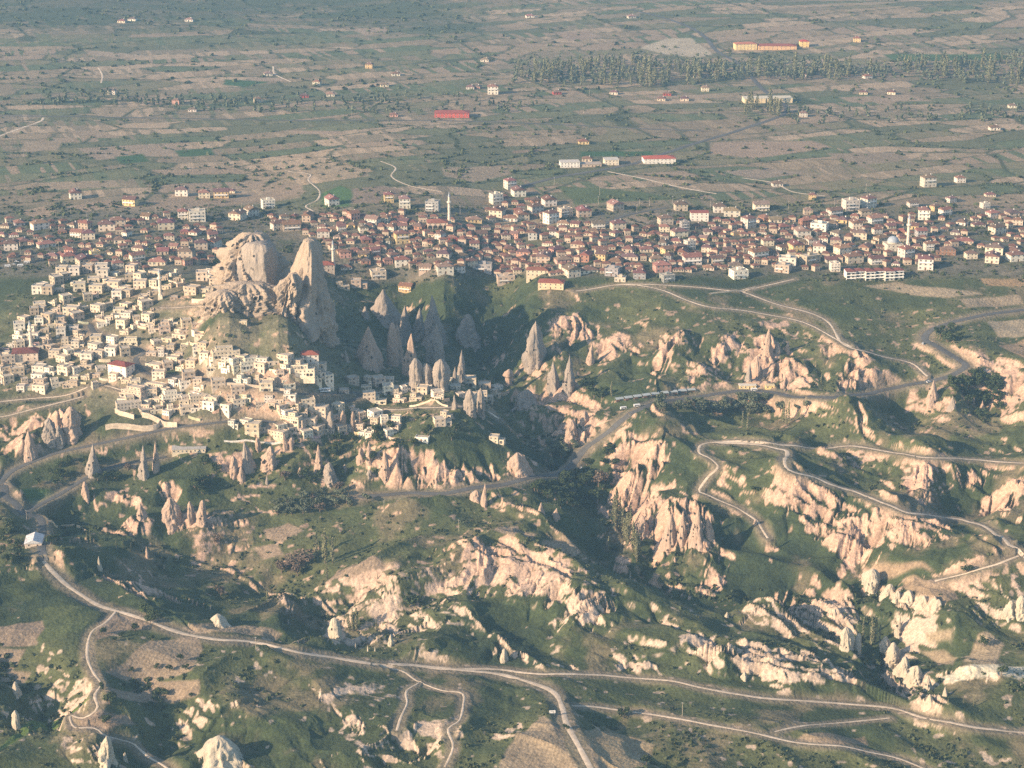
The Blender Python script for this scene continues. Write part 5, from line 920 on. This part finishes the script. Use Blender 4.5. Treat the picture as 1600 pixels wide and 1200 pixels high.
def put_tree(kind, px, py, hpx, x=None, y=None):
    p = rt.choice(PROTO[kind])
    if x is None: x, y = gp(px, py)
    m = mpp(px, py) if py > 0 else .6; h = hpx * m; s = h / (14.5 if kind == 'pop' else 4.4)
    if id(p) in seen_tree: o = copy_tree(p)
    else: o = p; seen_tree.add(id(p))
    o.location = (x, y, float(gz(x, y))); o.rotation_euler = (0, 0, rt.uniform(0, 6.28)); o.scale = (s * rt.uniform(.85, 1.2) * (1.15 if kind != 'pop' else 1), s * rt.uniform(.9, 1.15), s * rt.uniform(.9, 1.1))
    if kind == 'pop' and py > 400: o.scale.x *= .85; o.scale.y *= .85
    d, c, g = TDS[kind]; size = 'tall' if hpx > (30 if kind == 'pop' else 13) else ('low' if hpx < (15 if kind == 'pop' else 8) else 'middling'); note(o, f"{size} {d}", c, px, py, g)
for px, py, h in [(495,870,44),(508,880,56),(520,880,46),(511,906,30),(545,985,30),(551,986,36),(557,987,42),(588,985,22),(418,945,26),(1348,998,34),(1361,1010,48),(1367,1006,44),(1374,1002,30),(1210,858,22),(1224,662,36),(1232,664,36),(1228,664,28),(1283,601,24),(925,622,20),(955,620,24),(951,862,28),(1505,1100,14),(1521,1103,16),(1481,1100,12),(500,868,20),(590,905,10),(248,870,12),(205,860,14),(182,858,16),(193,858,16),(320,900,16),(545,780,12),(1330,605,14),(1160,668,26),(1168,672,30),(142,850,24),(136,846,18)]: put_tree('pop', px, py, h)
for k in range(26): a = rt.uniform(0, 1); put_tree('pop', 960 + 36 * a + rt.uniform(-3, 3), 815 + 60 * a + rt.uniform(-12, 10), rt.uniform(30, 50))
for px, py, h in [(161,991,11),(211,986,12),(238,1001,9),(282,1032,10),(312,1036,9),(290,1047,11),(265,1049,10),(160,1078,10),(171,1100,18),(176,1092,12),(255,1088,13),(166,1130,15),(298,1089,7),(228,960,16),(240,968,18),(235,975,14),(1565,1055,16),(1537,1010,16),(1510,895,12),(975,1122,16),(1180,770,12),(88,846,12),(80,850,14),(885,1140,10),(1010,1195,16),(1590,1080,14),(650,945,18),(640,948,16),(178,1002,7),(190,995,7),(205,1050,8),(245,1045,9),(250,1100,8),(230,1105,8)]: put_tree('round', px, py, h)
for px, py, h in [(455,890,22),(475,885,22),(440,895,20),(465,900,18),(530,770,16),(490,785,14),(500,800,14),(935,760,24),(945,755,18),(200,735,12),(445,750,16),(340,850,14),(345,930,14)]: put_tree('bare', px, py, h)
GROVE = [('olive', [(420,790),(500,775),(600,765),(620,772),(560,790),(470,805),(425,808)], 60, 11), ('round', [(850,745),(920,725),(960,700),(965,720),(945,770),(920,800),(870,795),(830,765)], 70, 13), ('olive', [(1030,625),(1150,622),(1240,618),(1300,620),(1270,640),(1180,650),(1060,648),(1020,640)], 70, 13),
 ('round', [(1480,600),(1530,580),(1565,600),(1570,640),(1540,660),(1500,625)], 50, 14), ('round', [(60,745),(130,715),(200,740),(180,755),(100,765),(60,765)], 26, 12), ('round', [(500,690),(600,670),(700,660),(760,690),(640,700),(560,740),(480,760),(450,740)], 30, 13), ('olive', [(870,690),(900,680),(905,700),(880,730),(850,740)], 18, 12),
 ('round', [(300,720),(340,710),(340,770),(300,780)], 16, 12), ('round', [(1450,520),(1490,515),(1500,530),(1470,545)], 8, 14), ('round', [(0,800),(35,815),(40,880),(0,890)], 16, 12), ('round', [(0,380),(400,350),(1600,350),(1600,420),(800,430),(400,420),(100,440)], 62, 10), ('olive', [(40,500),(300,480),(500,620),(700,640),(300,660),(60,600)], 40, 9), ('round', [(910,600),(960,600),(960,625),(915,625)], 8, 14)]
def pick(poly, r):
    while True:
        px = r.uniform(min(p[0] for p in poly), max(p[0] for p in poly)); py = r.uniform(min(p[1] for p in poly), max(p[1] for p in poly))
        if inside(px, py, poly): return px, py
for kind, poly, n, h in GROVE:
    for _ in range(n):
        px, py = pick(poly, rt)
        if py < 640 and px < 1600 and not ok_spot(px, py, 6, 5): continue
        if rough_road(px, py): continue
        put_tree(kind, px, py, h * rt.uniform(.7, 1.25))
nf = 0
for poly, n in (([(800,108),(1010,100),(1110,110),(1200,105),(1200,125),(1000,140),(800,132)], 100), ([(1400,100),(1600,98),(1600,145),(1500,130),(1400,125)], 45), ([(1160,165),(1240,160),(1240,185),(1160,185)], 20), ([(1220,100),(1400,108),(1400,120),(1250,135)], 22)):
    for _ in range(n): px, py = pick(poly, rt); put_tree('pop', px, py, rt.uniform(15, 30) * (1 if py > 115 else .9)); nf += 1; THINGS[-1][0].scale.x *= 1.5; THINGS[-1][0].scale.y *= 1.5
for ps in PROTO.values():
    for p in ps:
        if id(p) not in seen_tree:
            for ch in CHN[p.name]: bpy.data.objects.remove(ch)
            bpy.data.objects.remove(p)
# the far belt beyond the nearer poplars reads as one wood
rs_ = np.random.default_rng(9); blk = []
for poly, n in (([(800,100),(1010,94),(1110,100),(1200,96),(1200,122),(1000,136),(800,130)], 210), ([(1400,92),(1640,88),(1640,145),(1500,130),(1400,122)], 110), ([(1200,96),(1400,104),(1400,120),(1200,128)], 110), ([(200,155),(700,150),(860,160),(860,176),(560,180),(260,172)], 120), ([(60,145),(300,150),(300,165),(60,165)], 50), ([(1200,175),(1600,165),(1600,190),(1250,195)], 70)):
    for _ in range(n):
        px, py = pick(poly, rt); x, y = gp(px, py); h = rt.uniform(7, 20) * (1 if py < 142 else .55); w = h * rt.uniform(.14, .32)
        q = leaf_cloud(rs_, [(x, y, float(gz(x, y)) + h * f_) for f_ in (.25, .5, .75)], [(w, w, h * .24), (w * 1.1, w * 1.1, h * .26), (w * .7, w * .7, h * .24)], 34, 1.0); blk.append(q)
o = quads('distant_wood', np.concatenate(blk), L_olive); o['kind'] = 'stuff'; o['label'] = 'belt of poplars and trees across the far plain'
# scrub: low bushes nobody could count
rs = np.random.default_rng(5)
def scatter(name, n_try, rgn, dens, size, nq, qs, mat, desc):
    x0, x1, v0, v1 = rgn; u = rs.uniform(x0, x1, n_try); v = rs.uniform(v0, v1 + 95, n_try); t = (600 - v) / F; dx = (u - 800) / F; k = (Z0 - CAMZ) / (-SP + t * CP); x = dx * k; y = (CP + t * SP) * k
    fr = np.interp(y, yrow, rowi); fc_ = np.interp(x / y, scol, coli); g = lambda G: bil(G, fc_, fr)
    v = g(V); keep = (v > v0) & (v < v1) & (rs.uniform(0, 1, n_try) < dens(g, x, y, u, v)); x, y, v = x[keep], y[keep], v[keep]; z = gz(x, y); n = len(x); s = size(n, v)
    d = rs.normal(size=(n, nq, 3)); d[..., 2] = np.abs(d[..., 2]) * .7; d /= np.linalg.norm(d, axis=2)[..., None]; p = np.stack([x, y, z], -1)[:, None] + d * s[:, None, None] * rs.uniform(.5, 1, (n, nq, 1)) * np.array([1, 1, .85])
    a = rs.normal(size=(n, nq, 3)); a /= np.linalg.norm(a, axis=2)[..., None]; b = np.cross(a, d); b /= np.linalg.norm(b, axis=2)[..., None] + 1e-6; w = (s[:, None, None] * qs)
    Vq = np.stack([p - a*w - b*w, p + a*w - b*w, p + a*w + b*w, p - a*w + b*w], 2).reshape(-1, 3); o = quads(name, Vq, mat); o['kind'] = 'stuff'; o['label'] = desc; print(name, n); return o
scatter('scrub', 60000, (-60, 1660, 445, 1215), lambda g, x, y, u, v: np.clip(.04 - .5 * g(crestness) + .9 * g(n60) + .5 * g(n25), 0, 1) * (1 - g(rockm)) * (g(roadm) < .1) * (g(furrow) < .3) * .75, lambda n, v: rs.uniform(.7, 2.0, n) ** 1.1, 9, .42, M_scrub, 'low dark scrub over the slopes and gullies')
scatter('valley_thicket', 30000, (-60, 1660, 445, 1215), lambda g, x, y, u, v: sstep(.25, .6, g(neg) / 20) * (1 - .8 * g(rockm)) * (g(roadm) < .1) * .6, lambda n, v: rs.uniform(1.4, 3.2, n), 12, .36, M_scrub, 'dense dark bushes in the gully bottoms')
scatter('plain_bushes', 48000, (-60, 1660, -20, 345), lambda g, x, y, u, v: np.clip((.05 + .55 * (g(hedge) > .3) + .55 * g(wood)) * (.45 + .9 * (g(n60) > 0)), 0, 1) * (g(roadm) < .1) * np.clip(.3 + v / 400, 0, 1), lambda n, v: rs.uniform(1.0, 3.6, n) * np.where(v < 150, 1.3, 1), 8, .42, M_scrub, 'bushes and small trees dotted over the far plain')
scatter('garden_shrubs', 26000, (-60, 1660, 322, 440), lambda g, x, y, u, v: .34 * (g(roadm) < .1) * (g(n25) > -.25), lambda n, v: rs.uniform(.9, 2.7, n), 11, .36, M_scrub, 'garden trees and shrubs between the town houses')
scatter('village_shrubs', 9000, (-40, 800, 440, 690), lambda g, x, y, u, v: .25 * (g(roadm) < .1) * (g(n25) > -.1), lambda n, v: rs.uniform(.8, 2.2, n), 11, .36, M_scrub, 'garden shrubs between the stone houses')
# ------------------------------------------------------------------ vehicles, poles, walls
M_paintw = rgbmat('white_vehicle_paint', (.78, .78, .76), .35, ((.3, .04, 1),), .5); M_tyre = rgbmat('tyre', (.03, .03, .03)); M_blue = rgbmat('blue_paint', (.10, .22, .40), .4)
def make_vehicle(kind):
    L, W, Hh = {'coach': (12, 2.6, 3.3), 'car': (4.2, 1.8, 1.45), 'van': (5.4, 2.1, 2.3)}[kind]; r = empty({'coach': 'coach', 'car': 'parked_car', 'van': 'parked_van'}[kind]); b = MB()
    if kind == 'car':
        b.box(-L/2, L/2, -W/2, W/2, .35, .85, M_paintw, True); a = [(-L * .38, .853), (L * .32, .853), (L * .16, Hh), (-L * .26, Hh)]
        y0, y1 = -W/2 + .08, W/2 - .08; c = MB(); c.poly([(x, y0, z) for x, z in a], M_glass); c.poly([(x, y1, z) for x, z in a[::-1]], M_glass)
        for i in range(4): p, q = a[i], a[(i+1) % 4]; c.poly([(p[0], y1, p[1]), (q[0], y1, q[1]), (q[0], y0, q[1]), (p[0], y0, p[1])], M_paintw if i == 2 else M_glass)
        b.build('body', r); c.build('cabin', r)
    else:
        b.box(-L/2, L/2, -W/2, W/2, .45, Hh, M_paintw, True); b.build('body', r)
        for s, e in ((-1, -.02), (1, .02)):
            w = MB(); y = s * W / 2; w.box(-L/2 + .5, L/2 - .4, min(y, y + e * 2), max(y, y + e * 2), Hh * .5, Hh * .82, M_glass, True); w.build('side_window', r)
        w = MB(); w.box(L/2 + .002, L/2 + .05, -W/2 + .15, W/2 - .15, Hh * .42, Hh * .85, M_glass, True); w.build('windscreen', r)
    for x in (-L * .32, L * .32):
        for y in (-W/2, W/2):
            t = MB(); n = 12; rr_ = .34 if kind == 'car' else .48; pts = [(x + rr_ * math.cos(2 * math.pi * k / n), rr_ + rr_ * math.sin(2 * math.pi * k / n)) for k in range(n)]; t.poly([(a, y - .12, c) for a, c in pts], M_tyre); t.poly([(a, y + .12, c) for a, c in pts[::-1]], M_tyre)
            for k in range(n): p, q = pts[k], pts[(k+1) % n]; t.poly([(p[0], y + .12, p[1]), (q[0], y + .12, q[1]), (q[0], y - .12, q[1]), (p[0], y - .12, p[1])], M_tyre)
            t.build('wheel', r)
    index_tree(r); return r
VP = {k: make_vehicle(k) for k in ('coach', 'car', 'van')}; vs = set()
def vehicle(kind, px, py, rz, label, group=None):
    p = VP[kind]; o = copy_tree(p) if kind in vs else p; vs.add(kind); x, y = gp(px, py); o.location = (x, y, float(gz(x, y)) + .36); o.rotation_euler = (0, 0, rz); o['label'] = label; o['category'] = {'coach': 'coach', 'car': 'car', 'van': 'van'}[kind]
    if group: o['group'] = group
vehicle('coach', 505, 613, .1, 'white coach parked on the village road below the arcaded terrace')
vehicle('car', 1442, 538, 1.2, 'white car driving on the shaded curve of the main road')
vehicle('van', 974, 640, .3, 'white van at the left end of the roadside stands'); vehicle('van', 995, 636, .2, 'white van near the stands, second from their left end'); vehicle('van', 1178, 611, .05, 'pale van parked beside the yellow kiosk')
vehicle('car', 742, 771, .2, 'pale car stopped by the pointed rock at the lower road'); vehicle('car', 909, 733, .8, 'white car on the long bend of the main road'); vehicle('car', 1451, 598, .5, 'white car near the sharp road bend')
for k, (px, py) in enumerate([(12,418),(22,414),(32,417),(26,410),(42,412)]): vehicle(('van', 'car')[k % 2], px, py, .2, ['white van leftmost in the parking place at the left edge', 'white car second from left in the left-edge parking place', 'white van in the middle of the left-edge parking place', 'white car rearmost in the left-edge parking place', 'white van rightmost in the left-edge parking place'][k], 'vehicles parked at the left edge')
M_awn = rgbmat('faded_awning', (.34, .38, .38)); 
# market stands along the road: a long row of pale awnings
for k in range(9):
    px = 968 + k * 14; py = 628 - k * 2.0 if k < 5 else 620 - (k - 4) * 1.6; x, y = gp(px, py); r = empty('market_stall', (x, y + 2, float(gz(x, y))), .38 if k < 5 else .18); w = 7.6
    a = MB(); a.poly([(-w/2, -2, 2.5), (w/2, -2, 2.5), (w/2, 1.6, 3.3), (-w/2, 1.6, 3.3)], M_awn); a.poly([(-w/2, 1.6, 3.22), (w/2, 1.6, 3.22), (w/2, -2, 2.42), (-w/2, -2, 2.42)], M_white); a.poly([(-w/2, -2, 2.2), (w/2, -2, 2.2), (w/2, -2, 2.5), (-w/2, -2, 2.5)], M_awn); a.build('awning', r)
    c = MB(); c.box(-w/2 + .3, w/2 - .3, -1.2, 1.4, 0, 1.0, M_wood); c.build('counter', r)
    for sx in (-1, 1):
        for yy, hh in ((-1.95, 2.42), (1.5, 3.2)): q = MB(); q.box(sx * w/2 - .06 - .1 * sx, sx * w/2 + .06 - .1 * sx, yy - .06, yy + .06, 0, hh, M_metal); q.build('post', r)
    note(r, 'pale-awninged roadside stall', 'market stall', px, py, 'market stalls beside the main road')
# sign by the farm road
x, y = gp(863, 1117); r = empty('roadside_sign', (x, y, float(gz(x, y))), .1); r['label'] = 'small white sign board beside the forked dirt road'; r['category'] = 'sign'
b = MB(); b.box(-2.0, 2.0, -.06, .06, 1.2, 3.2, M_white, True); b.box(-1.2, .1, -.08, -.062, 2.2, 2.5, M_dark, True); b.box(.3, 1.2, -.08, -.062, 1.8, 2.4, M_dark, True); b.build('board', r)
for sx in (-1.5, 1.5): q = MB(); q.box(sx - .06, sx + .06, .063, .18, -.5, 3.1, M_metal); q.build('post', r)
# light poles
def make_pole():
    r = empty('utility_pole'); a = MB(); a.lathe([(.17, -1), (.10, 9.6)], M_conc, 6); a.build('mast', r); b = MB(); b.box(-.9, .9, -.06, .06, 9.0, 9.15, M_metal, True); b.build('crossarm', r); index_tree(r); return r
pp = make_pole(); first = True
POLES = [(136,345),(111,335),(87,340),(32,398),(158,385),(92,393),(244,337),(196,300),(325,335),(378,330),(485,330),(700,325),(657,355),(761,315),(719,335),(999,325),(995,333),(1051,320),(1015,322),(935,320),(1110,325),(1175,315),(1232,328),(1304,322),(1322,360),(1354,355),(1512,355),(1523,345),(1573,375),(1353,300),(1490,365),(1484,340),(866,290),(937,305),(257,180),(549,184),(912,178),(921,150),(142,425),(220,420),(1092,182),(1218,360),(1061,386),(1032,378),(42,860),(42,815),(400,1015),(1066,1118),(600,800),(717,830)]
for px, py in POLES:
    o = pp if first else copy_tree(pp); first = False; x, y = gp(px, py); o.location = (x, y, float(gz(x, y))); o.rotation_euler = (0, 0, rt.uniform(-.4, .4)); note(o, 'slim pale utility pole', 'utility pole', px, py, 'utility poles')
# retaining and garden walls
def wallrun(pts, h, label, col=(.58, .48, .36)):
    g = [gp(px, py) for px, py in pts]; g = smooth_poly(g, 4) if len(g) > 2 else [tuple(np.array(g[0]) * (1 - t) + np.array(g[1]) * t) for t in np.linspace(0, 1, 8)]
    m = MB(); tp = [(x, y, float(gz(x, y))) for x, y in g]
    for (x0, y0, z0), (x1, y1, z1) in zip(tp, tp[1:]):
        d = Vector((x1 - x0, y1 - y0, 0)).normalized(); n = Vector((-d.y, d.x, 0)) * .35
        a, b, c, e = (x0 + n.x, y0 + n.y), (x1 + n.x, y1 + n.y), (x1 - n.x, y1 - n.y), (x0 - n.x, y0 - n.y)
        m.poly([(*e, z0 - 2), (*c, z1 - 2), (*c, z1 + h), (*e, z0 + h)], M_stone); m.poly([(*a, z0 + h), (*b, z1 + h), (*b, z1 - 2), (*a, z0 - 2)][::-1], M_stone); m.poly([(*e, z0 + h), (*c, z1 + h), (*b, z1 + h), (*a, z0 + h)], M_stone)
    o = m.build('stone_wall'); setcol(o, col); o['label'] = label; o['category'] = 'wall'; return o
wallrun([(75,817),(100,823),(134,831)], 1.6, 'low pale wall beside the left road junction', (.66, .50, .32))
wallrun([(165,672),(200,670),(240,672),(250,664)], 4.5, 'tall stone retaining wall below the village road'); wallrun([(222,652),(250,662),(277,668)], 4.5, 'stepped stone wall on the village terraces'); wallrun([(345,602),(400,606),(445,612)], 2.5, 'stone wall lining the road below the hotels')
wallrun([(180,645),(210,655)], 4, 'curved stone wall under the long hotel'); wallrun([(470,590),(500,596)], 3, 'pale terrace wall beside the arcaded hotel'); wallrun([(640,636),(700,636)], 1.5, 'low wall along the rim road'); wallrun([(300,472),(340,470),(380,470)], 3.0, 'wall along the path under the citadel'); wallrun([(1108,460),(1140,456),(1180,450)], 1.2, 'low wall beside the rim path')
wallrun([(350,690),(395,690),(440,692)], 1.2, 'straight white wall at the lower edge of the village', (.7, .66, .58))

for q in range(130):
    poly, wgt = rdir.choices(VILLPOLY, [v[1] for v in VILLPOLY])[0]; px, py = pick(poly, rdir); L = rdir.uniform(9, 20); sl_ = rdir.uniform(-.25, .3)
    if rough_road(px, py): continue
    o = wallrun([(px, py), (px + L * .5, py + sl_ * L * .5 + .6), (px + L, py + sl_ * L)], rdir.uniform(1.2, 2.6), 'x', [c * rdir.uniform(.75, 1.05) for c in (.56, .45, .33)]); note(o, 'short rough stone yard wall', 'wall', px, py, 'yard walls between the stone houses')
# ------------------------------------------------------------------ labels that single each thing out
LM = [('the leaning rock fin', 490, 440), ('the rock citadel', 400, 420), ('the village minaret', 251, 466), ('the dark-roofed mosque at left', 40, 556), ('the northern minaret', 702, 350), ('the grey-domed mosque', 1400, 390), ('the long white hotel', 1368, 436), ('the red-bayed white block', 1093, 346), ('the yellow cliff-edge building', 860, 452), ('the big white hall', 188, 586), ('the roadside kiosk', 1168, 606),
 ('the cluster of tall rocks', 620, 575), ('the lone big fairy chimney', 835, 575), ('the left road junction', 45, 830), ('the restaurant below the village', 294, 706), ('the pointed rock by the lower road', 757, 788), ('the hairpin road bend', 1500, 570), ('the far yellow hotel', 1165, 78), ('the far red-roofed building', 708, 183), ('the far cream warehouse', 1200, 160), ('the white far roadside block', 890, 260), ('the white roadside sign', 863, 1117), ('the forked dirt track', 600, 1040), ('the poplars in the dark valley', 975, 845), ('the white fluted cliff', 1250, 1040), ('the rock dome on the right', 1285, 930), ('the small orchard', 240, 1040), ('the pale quarry ground', 560, 1120)]
ORD = ['', 'second', 'third', 'fourth', 'fifth', 'sixth', 'seventh', 'eighth', 'ninth', 'tenth', 'eleventh', 'twelfth', 'thirteenth', 'fourteenth', 'fifteenth', 'sixteenth', 'seventeenth', 'eighteenth', 'nineteenth', 'twentieth'] + [f'{a}-{b}' for a in ('twenty', 'thirty', 'forty', 'fifty', 'sixty') for b in ('first', 'second', 'third', 'fourth', 'fifth', 'sixth', 'seventh', 'eighth', 'ninth')]
buck = {}
for o, d, px, py in THINGS:
    nm, lx, ly = min(LM, key=lambda l: (l[1] - px) ** 2 + (3 * (l[2] - py)) ** 2); dx, dy = px - lx, (py - ly) * 3
    w = ('right of' if dx > 0 else 'left of') if abs(dx) > abs(dy) else ('in front of' if dy > 0 else 'behind')
    buck.setdefault((d, nm, w), []).append((math.hypot(dx, dy), o))
for (d, nm, w), L in buck.items():
    L.sort(key=lambda t: t[0])
    for i, (_, o) in enumerate(L): o['label'] = f"{d}, {('nearest ' if len(L) > 1 and i == 0 else (ORD[min(i, 60)] + ' ') if i else '')}{w} {nm}"
# ------------------------------------------------------------------ the air
def box_mesh(name, x0, x1, y0, y1, z0, z1):
    me = bpy.data.meshes.new(name); v = [(x, y, z) for z in (z0, z1) for y in (y0, y1) for x in (x0, x1)]
    me.from_pydata(v, [], [(0,2,3,1),(4,5,7,6),(0,1,5,4),(2,6,7,3),(0,4,6,2),(1,3,7,5)]); me.update(); return me
hz = bpy.data.objects.new('haze', box_mesh('haze', -49000, 49000, -400, 30100, float(H.min()) - 2, CAMZ + 30)); scene.collection.objects.link(hz); hz['kind'] = 'stuff'
mh = bpy.data.materials.new('haze'); mh.use_nodes = True; nt = mh.node_tree; nt.nodes.clear()
vo = nt.nodes.new('ShaderNodeVolumePrincipled'); vo.inputs['Density'].default_value = 0.85e-4; vo.inputs['Color'].default_value = (.32, .62, .92, 1); vo.inputs['Anisotropy'].default_value = .1
mo = nt.nodes.new('ShaderNodeOutputMaterial'); nt.links.new(vo.outputs[0], mo.inputs['Volume']); hz.data.materials.append(mh)
